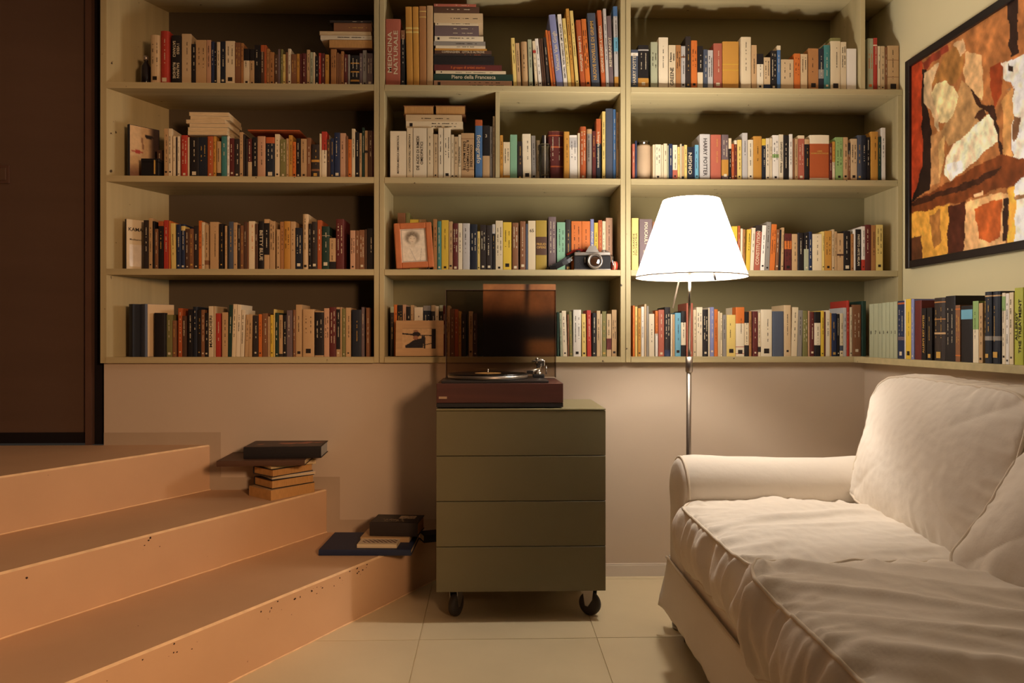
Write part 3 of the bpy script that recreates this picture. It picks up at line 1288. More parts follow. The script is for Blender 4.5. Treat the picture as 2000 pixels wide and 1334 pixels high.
R3C2 = '''
776.5 792 416 brown s.13
792.5 800 415.6 olive s.13
800.5 818 428.6 yellow s.13
818.5 832 428.6 tan s.13
832.5 839 435 grey s.13
846 853.5 428 caramel
854 862 432 teal H
862.5 876 430 yellow
876.5 884 432.6 tan
884.5 894.5 436 wine H b.14-.16=brown b.31-.33=brown
895 903 436 ivory
903.5 917.5 436 pale H
918 932 438 ink H
932.5 937.5 452 straw
938 949 439 dark
949.5 961 440 dark H
961.5 967 438 black b0-.2=pale
968 982 431 cream
982.5 999 434 yellow
1000.5 1012.5 435 brown H
1015.5 1026.5 432 brown H
1027 1031 437 slate
1031.5 1046 431 cream Z |65
1046.5 1068 430.5 gold H b.32-.68=umber ig Z |FREUD/OPERE
1071 1086 423.5 mauve H D
1088 1104 434 mint
1104.5 1115 429 dark H D ig
1116 1136 432 orange
1136.5 1152.5 432 orange
1153 1160 428 lav H D |Arthur Rackham
1160.5 1168 435 yellow
1168.5 1176 430 rust D ig
1176.5 1183 432 cream
1183.5 1196.5 425.5 rosy H
'''
R3C3 = '''
1234 1247 426 straw id |LA GRANDE/PSICHIATRIA
1249 1274 428 mauve H D |FOUCAULT~Storia/della follia
1274.5 1280 433 brown
1430 1440 442 grey b0-.34=yellow
1440.5 1445 441 rust L1
1446 1450 446.5 ivory L1
1450.5 1455 448 caramel L1
1457 1464.5 448 yellow L3
1465 1472 445 ivory L4
1472.5 1484 440 brick L5 b0-.14=dark |CONSTITUTION
1485 1493 440 white L4
1494 1502.5 433.5 grey L4
1503 1513 438 orange L4.5
1514.5 1520 448 brown L3
1521 1524 449 black L2.5
1525 1530 444.5 tan L2
1533 1546 456 wine b.2-.42=orange
1547 1557.5 457 tan
1558.5 1570 454.5 black H
1571 1579.5 454.5 sage b0-.43=black
1580 1586.5 452.5 navy H
1587 1605 457 cream
1605.5 1610.5 452 straw
1611 1624.5 451 ochre
1625 1630 448 beige
1630.5 1635 452 tan
1635.5 1647.5 455.6 tan b.55-.6=umber
1648 1661.5 451 black H
1662 1667.5 457 caramel
1668 1671 448 white
1671.5 1682 448 black H D |PARTITO ARTE MILAN
1683 1689.5 442 white b.75-1=red
1690 1701.5 439 wine H D
1702 1710.5 440 caramel
1711 1724.5 439 straw
'''
R4C1 = '''
301 322 611 black H N d.026 s.0
325 336.5 614.6 olive
337 344 626 brown
348 355.5 602 rust
356 364 617 umber
367 376 604 black
376.5 385 599 ink H
385.5 392.5 605 black
393 399.5 605 brown
400 406.5 611 black
407.5 417 598 cream |MASNADIERI
417.5 421 598 beige
421.5 431 612 red
433.5 445 610 tan
444.5 452 595.6 dgreen L3
452.5 460 594 cream L3
460.5 468.5 595 ivory L3
469 476.5 605 ivory L3
477.5 484 614.6 tan L3 id
484.5 491.5 614 tan L1.5
494 504 616 dark
505 511.5 613.7 orange
512.5 522.5 612 brown
523 527 618 tan
528 534 615 yellow
534.5 537 604 straw
537.5 544 611 dgreen
545 552 615 tan b.93-1=dark
552.5 559.5 615 black
560 571 606 mauve
572.5 577.5 605 brown
578 589.5 595 tan
591 613.5 604 tan H
614.5 632 608 black H b0-.02=tan b.97-1=tan
633 643 602 rosy
643.5 656.5 600 wine H
657 664 600 tan b.04-.85=black
664.5 667.5 600 tan
668 675 603 olive
675.5 685 601 tan
687 705.5 605 ink H
706 711.5 600 mauve
715 721.5 601 brown
'''
R4C2A = '''
762.5 769 599 dark b0-.12=sage s.07
769.5 775.5 595 orange s.07
776 786 596 black s.07
786.5 793 595 rosy s.07
793.5 801.5 599 black s.07
802 808 596 tan s.07
809 826 600 ivory s.07
827 841 597 ink b0-.1=grey s.07
842 849.5 596 tan b.12-.6=dark s.07
850 857 598 cream s.07
858 865 596 sage b.12-.7=black s.07
865.5 870.5 597 wine s.07
873 879 597 tan
879.5 887.5 603 brown
888 895 604 rust
895.5 901 608 ochre
902 910 613 dark
915.5 923.5 608 tan
924 932 612 umber
'''
R4C2B = '''
1088 1092 609.6 dgreen
1094.5 1099 611 sage L-2
1099.5 1108 607 ivory L-2.5
1109 1112 614 brown L-1
1113 1118.5 608 olive L-2
1119.5 1135 605 white H
1137 1145 613 straw L-1
1147 1155 606 red L-1
1156.5 1164.5 611 black H
1165.5 1172.5 606.7 beige
1173 1175.5 613 cream
1176 1184 608 olive
1185 1194 613 beige b.58-.84=wine
1195 1204.5 605 tan
'''
R4C3 = '''
1236 1240 596.6 orange
1240.5 1245 599 straw
1246 1252 602 ochre
1252.5 1258 599 white
1258.5 1262.5 594 beige
1263 1267 597.6 grey
1267.5 1278 613 ivory
1280 1285 607 white b0-.5=orange
1286 1297.5 605 brick H
1298 1309.5 600 black H b.87-1=navy
1310 1313.5 613.6 ivory
1314 1318 614 tan
1318.5 1330 611 sky H id
1330.5 1339.5 607.7 black H b.25-.75=ivory
1341 1353.5 592 brick H
1354 1360 605 cream
1360.5 1372 600 ivory
1373 1383 604.5 black H
1383.5 1386.5 601 ivory
1387 1394.5 600 lav
1395 1402 604 orange
1402.5 1406 608 cream
1406.5 1411 611 cream
1412 1419 615 grey
1419.5 1437 615 straw H
1437.5 1454 600 ivory H b0-.33=orange b.8-.81=red b.94-.95=red
1454.5 1462.5 609 black b.25-.75=cream
1463 1468 607.7 caramel
1470 1480.5 608 wine H
1481 1486 611 cream b.78-.9=dark
1486.5 1508 604.5 ivory H
1509 1531 608 slate H N
1531.5 1545 596 beige H b.1-.55=beige
1545.5 1556.5 600 cream L3
1557.5 1566 606 grey L2
1568 1578 607 olive H
1578.5 1581.5 607 rosy
1582.5 1590.5 609 wine H
1591 1603 609 black H b.25-.75=ivory
1603.5 1609.5 607 yellow
1610 1612.5 609 wine
1613 1621 606 ivory
1621.5 1624 611 ochre
1624.5 1634.5 612 navy H
1635 1640 613 black
1640.5 1647 612 cream b.75-.87=slate
1647.5 1653.5 601 pale
1654 1659.5 587 red H
1660 1664.5 600 cream
1665 1682 595 brown H
1683.5 1692 588 dgreen H N
'''
LEDGE = '''
1697.5 1705.5 594 sage Z |8
1706 1714.5 593 sage Z |7
1715 1722 592.5 sage Z |6
1722.5 1729.5 591.5 sage Z |5
1730 1737 590.5 sage Z |4
1737.5 1744.5 590 sage Z |3
1745 1752 589 sage Z |2
1752.5 1766 587.6 navy H b.03-.06=rust b.62-.68=mauve
1766.5 1768.5 585 white
1769 1779 584 yellow
1779.5 1785 584 lav
1786 1799 587 wine H N
1799.5 1808.5 602 black ig |ALLEN'S KEY NOTES
1810 1820 601 black ig
1821 1845 581.6 dark R ig b.06-.08=caramel b.33-.35=caramel b.55-.58=tan
1846 1865 578 black H
1866 1875 596 brown io b.06-.08=orange b.88-.9=orange
1876 1898 597 black H b.07-.24=sky N
1900 1911 588 ivory b0-.46=green
1911.5 1919 592 tan
1920 1935 570 ink R ig b.05-.07=tan b.62-.68=grey
1936 1952 569 ink R ig b.05-.07=tan b.62-.68=grey
1957 1963.5 572 ivory b.05-.25=green
1964 1970.5 573 white
1971 1979 571 cream
1980.5 1997.5 562 lime H id |ALLERGY/THE TREATMENT
1998.5 2014 561 lime H id
2015 2026 566 cream
2027 2040 570 wine H
2041 2052 575 tan
2053 2066 566 black H
'''
WH = ['by the dark door', 'above the record player', 'behind the lamp']
GR = 'books on the built-in bookcases'
place_row(R1C1, 0, WH[0], ('door end', 'record player end'), 0.02, GR, seed0=1)
place_row(R1C2, 0, WH[1], ('door end', 'lamp end'), 0.02, GR, seed0=2)
place_row(R1C3, 0, WH[2], ('door end', 'painting end'), 0.02, GR, seed0=3)
place_row(R2C1, 1, WH[0], ('door end', 'record player end'), 0.02, GR, seed0=4, first=1)
place_row(R2C2A, 1, WH[1], ('door end', 'divider'), 0.02, GR, seed0=5)
place_row(R2C2B, 1, WH[1], ('divider', 'lamp end'), 0.05, GR, seed0=6)
place_row(R2C3, 1, WH[2], ('door end', 'painting end'), 0.02, GR, seed0=7)
place_row(R3C1, 2, WH[0], ('door end', 'record player end'), 0.02, GR, seed0=8, first=1)
place_row(R3C2, 2, WH[1], ('door end', 'lamp end'), 0.085, GR, seed0=9)
place_row(R3C3, 2, WH[2], ('door end', 'painting end'), 0.02, GR, seed0=10)
place_row(R4C1, 3, WH[0], ('door end', 'record player end'), 0.02, GR, seed0=11, first=2)
place_row(R4C2A, 3, WH[1], ('door end', 'record sleeve'), 0.04, GR, seed0=12)
place_row(R4C2B, 3, WH[1], ('record sleeve', 'lamp end'), 0.03, GR, seed0=13)
place_row(R4C3, 3, WH[2], ('door end', 'corner'), 0.02, GR, seed0=14)
place_row(LEDGE, 3, 'above the sofa', ('corner', 'near end'), 0, 'books on the ledge above the sofa', plane='X', X=XLE + 0.022, seed0=15, shelfname='ledge')


# ---------------------------------------------------------------- books lying flat
def lying(x0, x1, ybot, ytop, col, Y, label, group, depth=0.15, text=None, foredge=False, hard=False, ink=None, roll=0.0, yaw=0.0, pages=None, zbase=None, marks=True, bands=(), seed=0, rnd=False, thick=None):
    """a book on its side: px extent, px of its lower and upper face at distance Y"""
    pL = on_y(x0, ybot, Y)
    pR = on_y(x1, ybot, Y)
    zt = on_y((x0 + x1) / 2, ytop, Y).z
    zb = pL.z if zbase is None else zbase
    t = thick or max(0.003, zt - zb - 0.0004)
    L = pR.x - pL.x
    o = make_book(t, L, depth, col, hard, rnd, bands, text, 'up', ink, marks and not foredge, pages, seed)
    # local z (height of the book) lies along X, local x (thickness) points down
    M = Matrix.Translation((pL.x, Y, zb + t / 2)) @ Matrix.Rotation(yaw, 4, 'Z') @ Matrix.Rotation(roll, 4, 'Y') @ Matrix.Rotation(R(90), 4, 'Y')
    if foredge:
        M = Matrix.Translation((pL.x, Y + depth, zb + t / 2)) @ Matrix.Rotation(yaw, 4, 'Z') @ Matrix.Rotation(roll, 4, 'Y') @ Matrix.Rotation(R(90), 4, 'Y') @ Matrix.Rotation(R(180), 4, 'Z')
    o.matrix_world = M
    tag(o, label, 'book', group)
    return zb + t


G1 = 'books lying in the tall stack on the top shelf'
z = ZSH[0] + 0.0003
stack = [
    (847.5, 1000, 165, 157.5, 'rosy', 'bottom', 'tan', dict()),
    (847.5, 1002, 157.5, 144, 'dgreen', 'second', 'green', dict(text='Piero della Francesca', hard=True)),
    (851, 988, 143.5, 138, 'cream', 'third', 'thin cream', dict()),
    (848, 980, 138, 126, 'wine', 'fourth', 'red', dict(text='Il gruppo di artisti storico', hard=True, ink='o')),
    (847.5, 965, 126, 109, 'black', 'fifth', 'thick black', dict(hard=True, marks=False)),
    (847.5, 960, 109, 105, 'dark', 'sixth', 'thin dark', dict(ink='o')),
    (849, 960, 105, 98.5, 'umber', 'seventh', 'dark brown', dict(text='COPENAGHEN   CITTA D ALTROVE')),
    (849, 951, 98, 94.5, 'ochre', 'eighth', 'thin orange', dict()),
    (851, 948, 94.5, 89, 'ivory', 'ninth', 'ivory', dict()),
    (847.5, 948, 89, 80.5, 'grey', 'tenth', 'grey', dict()),
    (849, 944, 79.5, 70.5, 'ivory', 'eleventh', 'cream', dict()),
    (849, 935, 69.5, 49.5, 'mauve', 'twelfth', 'thick brown-grey', dict(hard=True)),
    (850, 934, 49.5, 44.5, 'cream', 'thirteenth', 'thin cream', dict()),
    (847.5, 943, 43.5, 25.5, 'beige', 'fourteenth', 'thick beige', dict()),
    (847.5, 936, 24, 12.5, 'umber', 'fifteenth', 'dark brown', dict(hard=True)),
    (847.5, 930, 12, 7.5, 'brick', 'topmost', 'thin red', dict()),
]
zz = z
for k, (a, b, yb, yt, c, nth, adj, kw) in enumerate(stack):
    lab = '%s book lying %s in the tall stack beside ochre volumes' % (adj, nth if nth in ('bottom', 'topmost') else nth + ' from the bottom')
    zz = lying(a, b, yb, yt, c, YF + 0.022, lab, G1, depth=0.16 - 0.003 * (k % 4), zbase=zz, seed=200 + k, **kw)

# on the books of the top shelf by the door
G2 = 'books lying on top of others by the door'
ztop = on_y(680, 94.5, YF + .02).z
zz = ztop + 0.001
for k, (a, b, t, c, adj, kw) in enumerate([
        (643, 727, 0.034, 'brown', 'thick brown', dict(foredge=True, pages=PAGES_O)),
        (626, 726, 0.018, 'ivory', 'cream', dict()), (624, 725, 0.016, 'tan', 'tan', dict(foredge=True)),
        (652, 726, 0.036, 'brown', 'thick reddish brown', dict(hard=True)), (644, 726, 0.009, 'dark', 'thin dark', dict())]):
    yb = 658 - (zz - CAMZ) * FPX / (YF + .02)
    yt = 658 - (zz + t - CAMZ) * FPX / (YF + .02)
    zz = lying(a, b, yb, yt, c, YF + 0.018, '%s book lying %s across the top row by the dark door' % (adj, ['lowest', 'second up', 'third up', 'fourth up', 'topmost'][k]), G2, depth=0.17, zbase=zz, seed=240 + k, thick=t, **kw) + 0.0005

# loose paper-bound volumes on the second shelf by the door
zz = on_y(420, 264.5, YF + .02).z
for k in range(6):
    t = 0.0150
    dx = [0, -3, 2, -2, 1, 0][k]
    yb = 658 - (zz - CAMZ) * FPX / (YF + .02)
    zz = lying(368 + dx, 445 + dx, yb, yb - 7, 'cream', YF + 0.012, 'cream paper-bound booklet, %s in the pile on the second shelf by the door' % ['lowest', 'second', 'third', 'fourth', 'fifth', 'topmost'][k], 'paper booklets piled on the second shelf', depth=0.16, zbase=zz, foredge=True, seed=260 + k, thick=t, yaw=R([-1, 1.5, 0, -2, 2, 1][k])) + 0.0008

zz = on_y(540, 257.2, YF + .02).z
lying(484, 585, 261.5, 253, 'rust', YF + 0.014, 'orange book lying across the upright row on the second shelf', 'books lying on the second shelf', depth=0.16, zbase=zz + 0.0015, hard=True, marks=False, seed=270)

# homeopathy shelf: two cream paperbacks and two old brown volumes lying on the row
zz = on_y(850, 249.6, YF + .02).z
zz = lying(793, 904, 249, 237, 'cream', YF + 0.03, 'cream paperback lying directly on the upright white volumes', 'books lying on the second shelf', depth=0.15, zbase=zz, seed=271)
zz = lying(792.5, 902, 236.5, 224, 'beige', YF + 0.03, 'beige paperback lying under the two old brown volumes', 'books lying on the second shelf', depth=0.15, zbase=zz, seed=272)
for a, b, k in ((788, 847.5, 0), (850, 909, 1)):
    lying(a, b, 223, 206, 'brown', YF + 0.035, 'old brown volume lying page edges out, %s the other one' % ('nearer the door than', 'nearer the lamp than')[k], 'books lying on the second shelf', depth=0.11, zbase=zz + 0.0005, foredge=True, hard=True, pages=PAGES_O, seed=273 + k)

# ================================================================ floor lamp
lx, ly = LAMP.x, LAMP.y
lamp = empty('floor_lamp', (lx - 0.012, ly, 0))
tag(lamp, 'floor lamp with a white conical shade on a slim steel pole', 'lamp')
zb_, zt_ = CAMZ + 116.5 * (LAMP.y + .02) / FPX, CAMZ + 266 * (LAMP.y + .02) / FPX
SR, ST_ = 0.0745 * LAMP.y, 0.0381 * LAMP.y
SHADE = emit_mat('glowing_shade', (1.0, 0.92, 0.83), SHADE_EMIT)
LINER = mat('shade_lining', 'F2E8DC', 0.6, 0.3, 0.01)
o = MB().add(lathe([(SR, zb_), (ST_, zt_)], 64, (lx, ly, 0))).build('lamp_shade', SHADE, None, True)
rel(o, lamp)
o2 = MB().add(lathe([(SR - .0015, zb_), (ST_ - .0015, zt_)], 64, (lx, ly, 0))).build('shade_lining', LINER, None, True)
o2.data.flip_normals()
rel(o2, lamp)
rel(MB().add(lathe([(SR - .0015, zb_ - .001), (SR + .001, zb_ - .001), (SR + .001, zb_ + .003), (SR - .0015, zb_ + .003)], 64, (lx, ly, 0))).build('rim', LINER, None, True), lamp)
rel(MB().add(lathe([(0.0, 1.446), (0.014, 1.442), (0.024, 1.43), (0.027, 1.415), (0.022, 1.398), (0.013, 1.385), (0.012, 1.36), (0.0, 1.36)], 20, (lx, ly, 0))).build('bulb', emit_mat('bulb_glow', (1.0, 0.92, 0.83), BULB_E), None, True), lamp)
pole_dx = X_of(1347, ly) - lx
rel(MB().add(tube([(lx + pole_dx * .8, ly, 1.36), (X_of(1346, ly), ly, on_y(1346, 700, ly).z)], 0.0052, 14)).build('upper_pole', CHROME, None, True), lamp)
zj = on_y(1346, 697, ly).z
rel(MB().add(lathe([(0.0, zj), (0.0125, zj), (0.0125, zj - 0.050), (0.009, zj - 0.056), (0.0, zj - 0.056)], 16, (X_of(1346, ly), ly, 0))).build('height_collar', STEEL, None, True), lamp)
rel(MB().add(tube([(X_of(1345.5, ly), ly, zj - 0.05), (X_of(1344, ly), ly, 0.02)], 0.0085, 14)).build('lower_pole', STEEL, None, True), lamp)
rel(MB().add(lathe([(0.0, 0.0), (0.055, 0.0), (0.055, 0.012), (0.02, 0.022), (0.0, 0.022)], 40, (X_of(1344, ly), ly, 0))).build('base_plate', STEEL, None, True), lamp)
a = on_y(1326, 549, ly - .03)
b = on_y(1314, 602, ly - .03)
rel(MB().add(tube([a + Vector((.006, 0, .045)), a, b], 0.0028, 10)).build('dimmer_rod', LINER, None, True), lamp)
c = on_y(1396, 541, ly)
rel(MB().add(tube([c + Vector((-.004, 0, .02)), c, c + Vector((.003, 0, -.012))], [0.003, 0.0045, 0.003], 8)).build('pull_tab', BLACKP, None, True), lamp)
rel(MB().box(X_of(1343, ly), X_of(1351, ly), ly - .007, ly + .007, zb_ + .012, zb_ + .02).build('socket_plate', STEEL), lamp)

# ================================================================ drawer cabinet on castors
CY0, CY1 = 2.62, 3.02
cx0, cx1 = X_of(852, CY0), X_of(1183, CY0)
cz0, cz1 = on_y(1017, 1156, CY0).z, on_y(1017, 798.5, CY0).z
cab = empty('drawer_cabinet', ((cx0 + cx1) / 2, CY0, 0))
tag(cab, 'olive drawer cabinet on castors under the record player', 'cabinet')
rel(box_obj('body', cx0 + .002, cx1 - .002, CY0 + 0.019, CY1, cz0, cz1 - 0.006, CAB, bev=0.0015, seg=1), cab)
rel(box_obj('top_panel', cx0, cx1, CY0 - .001, CY1, cz1 - 0.0055, cz1, CABTOP, bev=0.001, seg=1), cab)
dh = (cz1 - 0.006 - cz0) / 4
for k in range(4):
    rel(box_obj('drawer_front', cx0, cx1, CY0, CY0 + 0.0185, cz0 + k * dh + 0.0012, cz0 + (k + 1) * dh - 0.0012, CAB, bev=0.0012, seg=1), cab)


def castor(x, y, rz):
    root = MB()
    M = Matrix.Translation((x, y, 0)) @ Matrix.Rotation(rz, 4, 'Z')
    e = rel(MB().box(-.032, .032, -.028, .028, cz0 - 0.004, cz0 - .0005, M).build('castor', STEEL), cab)
    fk = MB()
    for s in (-1, 1):
        pr = [(-.020, cz0 - .004), (.026, cz0 - .004), (.022, .062), (.004, .034), (-.008, .036), (-.012, .060)]
        v = [tuple(M @ Vector((px, s * 0.0155 + (0.0012 if q else -0.0012), pz))) for q in (0, 1) for px, pz in pr]
        n = len(pr)
        fk.add((v, [tuple(range(n)), tuple(range(2 * n - 1, n - 1, -1))] + [(i, n + i, n + (i + 1) % n, (i + 1) % n) for i in range(n)]))
    fo = fk.build('castor_fork', STEEL)
    fo.parent = e
    wv = lathe([(0.006, -.0135), (0.030, -.0135), (0.0405, -.010), (0.042, 0), (0.0405, .010), (0.030, .0135), (0.006, .0135)], 28, (0, 0, 0), 'Y')
    wv = ([tuple(M @ (Vector(p) + Vector((0.004, 0, 0.042)))) for p in wv[0]], wv[1])
    wo = MB().add(wv).build('castor_wheel', RUBBER, None, True)
    wo.parent = e
    return e


castor(cx0 + 0.065, CY0 + 0.07, R(65))
castor(cx1 - 0.050, CY0 + 0.07, R(-38))
castor(cx0 + 0.065, CY1 - 0.06, R(20))
castor(cx1 - 0.065, CY1 - 0.06, R(100))

# ================================================================ record player
TY0, TY1 = 2.635, 2.995
tx0, tx1 = X_of(852.5, TY0), X_of(1100, TY0)
tz0 = cz1
tt = empty('record_player', ((tx0 + tx1) / 2, TY0, tz0))
tag(tt, 'wooden record player with raised smoked lid on the drawer cabinet', 'record player')
ptop = on_y(976, 749, TY0).z
pmid = on_y(976, 787, TY0).z
plow = on_y(976, 795.5, TY0).z
for sx in (0.05, 0.40):
    for sy in (0.05, 0.31):
        rel(MB().add(lathe([(0, tz0 + .0003), (0.016, tz0 + .0003), (0.018, plow + .001), (0, plow + .001)], 18, (tx0 + sx, TY0 + sy, 0))).build('foot', RUBBER, None, True), tt)
rel(box_obj('base_tray', tx0, tx1, TY0, TY1, plow, pmid, BLACKP, bev=0.001, seg=1), tt)
pl = rel(box_obj('plinth', tx0, tx1, TY0 - .001, TY1, pmid + .0004, ptop, MAHOG, bev=0.0012, seg=1), tt)
# badge
b0, b1 = on_y(857, 779, TY0), on_y(873, 774.5, TY0)
bo = rel(box_obj('badge', b0.x, b1.x, TY0 - .0025, TY0 - .001, b0.z, b1.z, mat('badge_metal', 'C8A888', .35, .5, .05, metal=.6)), tt)
# deck plate, platter, record
rel(box_obj('deck_plate', tx0 + 0.016, X_of(1072, TY0 + .01), TY0 + 0.012, TY1 - 0.02, ptop + .0003, ptop + 0.009, mat('deck_grey', '2E2A29', .3, .5, .05), bev=0.002), tt)
dx0 = tx0 + 0.016
pcx, pcy = X_of(953, 2.80), 2.805
z_ = ptop + 0.009
rel(MB().add(lathe([(0, z_), (0.148, z_), (0.151, z_ + .004), (0.151, z_ + .014), (0.147, z_ + .016), (0, z_ + .016)], 64, (pcx, pcy, 0))).build('platter', STEEL, None, True), tt)
rel(MB().add(lathe([(0, z_ + .0195), (0.150, z_ + .0195), (0.1505, z_ + .0185), (0.1505, z_ + .0165), (0, z_ + .0165)], 64, (pcx, pcy, 0))).build('vinyl_record', mat('vinyl', '120F10', .22, .5, .05), None, False), tt)
rel(MB().add(lathe([(0, z_ + .0205), (0.049, z_ + .0205), (0.050, z_ + .0196)], 40, (pcx, pcy, 0))).build('record_label', mat('record_label', 'B88848', .6, .3, .1), None, False), tt)
rel(MB().add(lathe([(0.0035, z_ + .0195), (0.0035, z_ + .033), (0.002, z_ + .036), (0, z_ + .036)], 14, (pcx, pcy, 0))).build('spindle', CHROME, None, True), tt)
# tone arm
ax, ay = X_of(1052, 2.86), 2.865
rel(box_obj('arm_base', ax - .022, ax + .022, ay - .02, ay + .03, z_, z_ + 0.012, BLACKP, bev=0.003), tt)
rel(MB().add(lathe([(0.013, z_ + .012), (0.013, z_ + .020), (0.0075, z_ + .022), (0.0075, z_ + .048), (0.012, z_ + .05), (0.012, z_ + .062), (0, z_ + .064)], 24, (ax, ay, 0))).build('arm_pillar', CHROME, None, True), tt)
rel(box_obj('gimbal', ax - .004, ax + .024, ay - .014, ay + .014, z_ + .044, z_ + .066, CHROME, bev=0.003), tt)
rel(MB().add(tube([(ax + .010, ay + .02, z_ + .058), (ax + .006, ay - .06, z_ + .050), (ax - .006, ay - .15, z_ + .040), (ax - .040, ay - .195, z_ + .032)], 0.0042, 10)).build('arm_tube', CHROME, None, True), tt)
rel(box_obj('head_shell', ax - .055, ax - .033, ay - .225, ay - .195, z_ + .024, z_ + .036, BLACKP, bev=0.002), tt)
rel(MB().add(lathe([(0, .018), (0.013, .018), (0.0145, .022), (0.0145, .050), (0.012, .054), (0, .054)], 24, (ax + .010, ay, z_ + .058), 'Y')).build('counterweight', CHROME, None, True), tt)
rel(MB().add(tube([(ax - .026, ay + .005, z_ + .062), (ax + .0, ay + .004, z_ + .064)], 0.004, 8)).build('lift_lever', CHROME, None, True), tt)
rel(MB().add(lathe([(0, z_ + .066), (.006, z_ + .067), (.007, z_ + .072), (.004, z_ + .077), (0, z_ + .078)], 14, (ax - .006, ay - .004, 0))).build('anti_skate_knob', CHROME, None, True), tt)
rel(MB().add(tube([(ax + .030, ay, z_ + .012), (ax + .030, ay, z_ + .045)], 0.0024, 8)).build('arm_rest', CHROME, None, True), tt)
# raised lid: a shallow box of smoked acrylic standing on its hinges
LY1 = 2.985
lxa, lxb = X_of(870.5, LY1 - .055), X_of(1086, LY1 - .055)
lzb, lzt = on_y(978, 737.5, LY1 - .055).z, on_y(978, 566, LY1 - .055).z
SMOKE = clear_mat('smoked_acrylic', (0.70, 0.63, 0.56), 0.015, 0.02)
lid = rel(MB().box(lxa, lxb, LY1 - .003, LY1, lzb, lzt).build('dust_cover', SMOKE), tt)
for nm, q in (('a', (lxa, lxa + .0035, LY1 - .055, LY1 - .0032, lzb, lzt)), ('b', (lxb - .0035, lxb, LY1 - .055, LY1 - .0032, lzb, lzt)),
              ('c', (lxa + .0037, lxb - .0037, LY1 - .055, LY1 - .0032, lzt - .0035, lzt))):
    w = MB().box(*q).build('cover_wall', SMOKE)
    w.parent = lid
EDGE = mat('acrylic_edge', '5C4A40', 0.15, 0.6, 0.1)
ed = MB()
ed.box(lxa, lxa + .0016, LY1 - .0566, LY1 - .055, lzb, lzt).box(lxb - .0016, lxb, LY1 - .0566, LY1 - .055, lzb, lzt)
ed.box(lxa, lxb, LY1 - .0566, LY1 - .055, lzt - .0016, lzt)
eo = ed.build('cover_rim', EDGE)
eo.parent = lid
for x in (lxa + .07, lxb - .07):
    rel(box_obj('hinge', x - .012, x + .012, LY1 - .006, LY1 + .006, ptop, lzb + .02, BLACKP, bev=0.002, seg=1), tt)

# ================================================================ record sleeve leaning on the bottom shelf
SLY = YF + 0.004
sl = empty('record_sleeve', (X_of(1015, SLY), SLY, ZSH[3] + .0004))
sl.rotation_euler = (R(-5), 0, 0)
tag(sl, 'amber and black record sleeve leaning on the bottom shelf', 'record sleeve')
sw = X_of(1086, SLY) - X_of(943, SLY)
box_obj('card', -sw / 2, sw / 2, 0.0006, 0.004, 0, sw, mat('sleeve_card', '5A3A24', .6, .3, .1), sl)


def sleeve(u, v):
    n = mnoise.noise(Vector((u * 4, v * 4, 3)))
    top = 0.42 + 0.10 * mnoise.noise(Vector((u * 3.2, 0, 8)))
    a = 1 / (1 + math.exp(-(v - top) * 26))
    am = (160 + 34 * n, 102 + 24 * n, 60 + 10 * n)
    dk = (30, 22, 20)
    c = [am[i] * (1 - a) + dk[i] * a for i in range(3)]
    e = math.exp(-(((u - 0.82) / 0.26) ** 4 + ((v - 0.88) / 0.13) ** 4))
    c = [c[i] * (1 - e) + (138, 90, 50)[i] * e for i in range(3)]
    t = math.exp(-((u - 0.56 - 0.05 * (1 - v)) / 0.035) ** 2) * max(0, 1 - v * 1.4)
    return [c[i] * (1 - .85 * t) + (34, 24, 20)[i] * .85 * t for i in range(3)]


picture('front_print', (-sw / 2, 0, sw), (1, 0, 0), (0, 0, -1), sw, sw, 60, 60, sleeve, PRINT, sl)

# ================================================================ photographs
# tan leather frame with a pencil portrait
pf = empty('photo_frame', (X_of(811, YF + .012), YF + .012, ZSH[2] + .0075))
pf.rotation_euler = (R(-9), R(-3.5), R(6))
tag(pf, 'tan leather photo frame with a portrait drawing, on the third shelf', 'photo frame')
LEATH = mat('tan_leather', 'B8683A', .45, .4, .12, (18, 18, 18), .2, 60)
fwid, fhei = 0.158, 0.196
m_ = 0.026
bm = bmesh.new()
for q in ((-fwid / 2, -fwid / 2 + m_, 0, fhei), (fwid / 2 - m_, fwid / 2, 0, fhei)):
    pass
bm.free()
for nm, (xa, xb, za, zb) in (('s', (-fwid / 2, -fwid / 2 + m_, 0, fhei)), ('s', (fwid / 2 - m_, fwid / 2, 0, fhei)),
                             ('s', (-fwid / 2 + m_ - .002, fwid / 2 - m_ + .002, 0, m_)), ('s', (-fwid / 2 + m_ - .002, fwid / 2 - m_ + .002, fhei - m_, fhei))):
    box_obj('frame_side', xa, xb, -0.004, 0.014, za, zb, LEATH, pf, bev=0.005, seg=3)
box_obj('backing', -fwid / 2 + .006, fwid / 2 - .006, 0.008, 0.013, 0.006, fhei - .006, LEATH, pf)


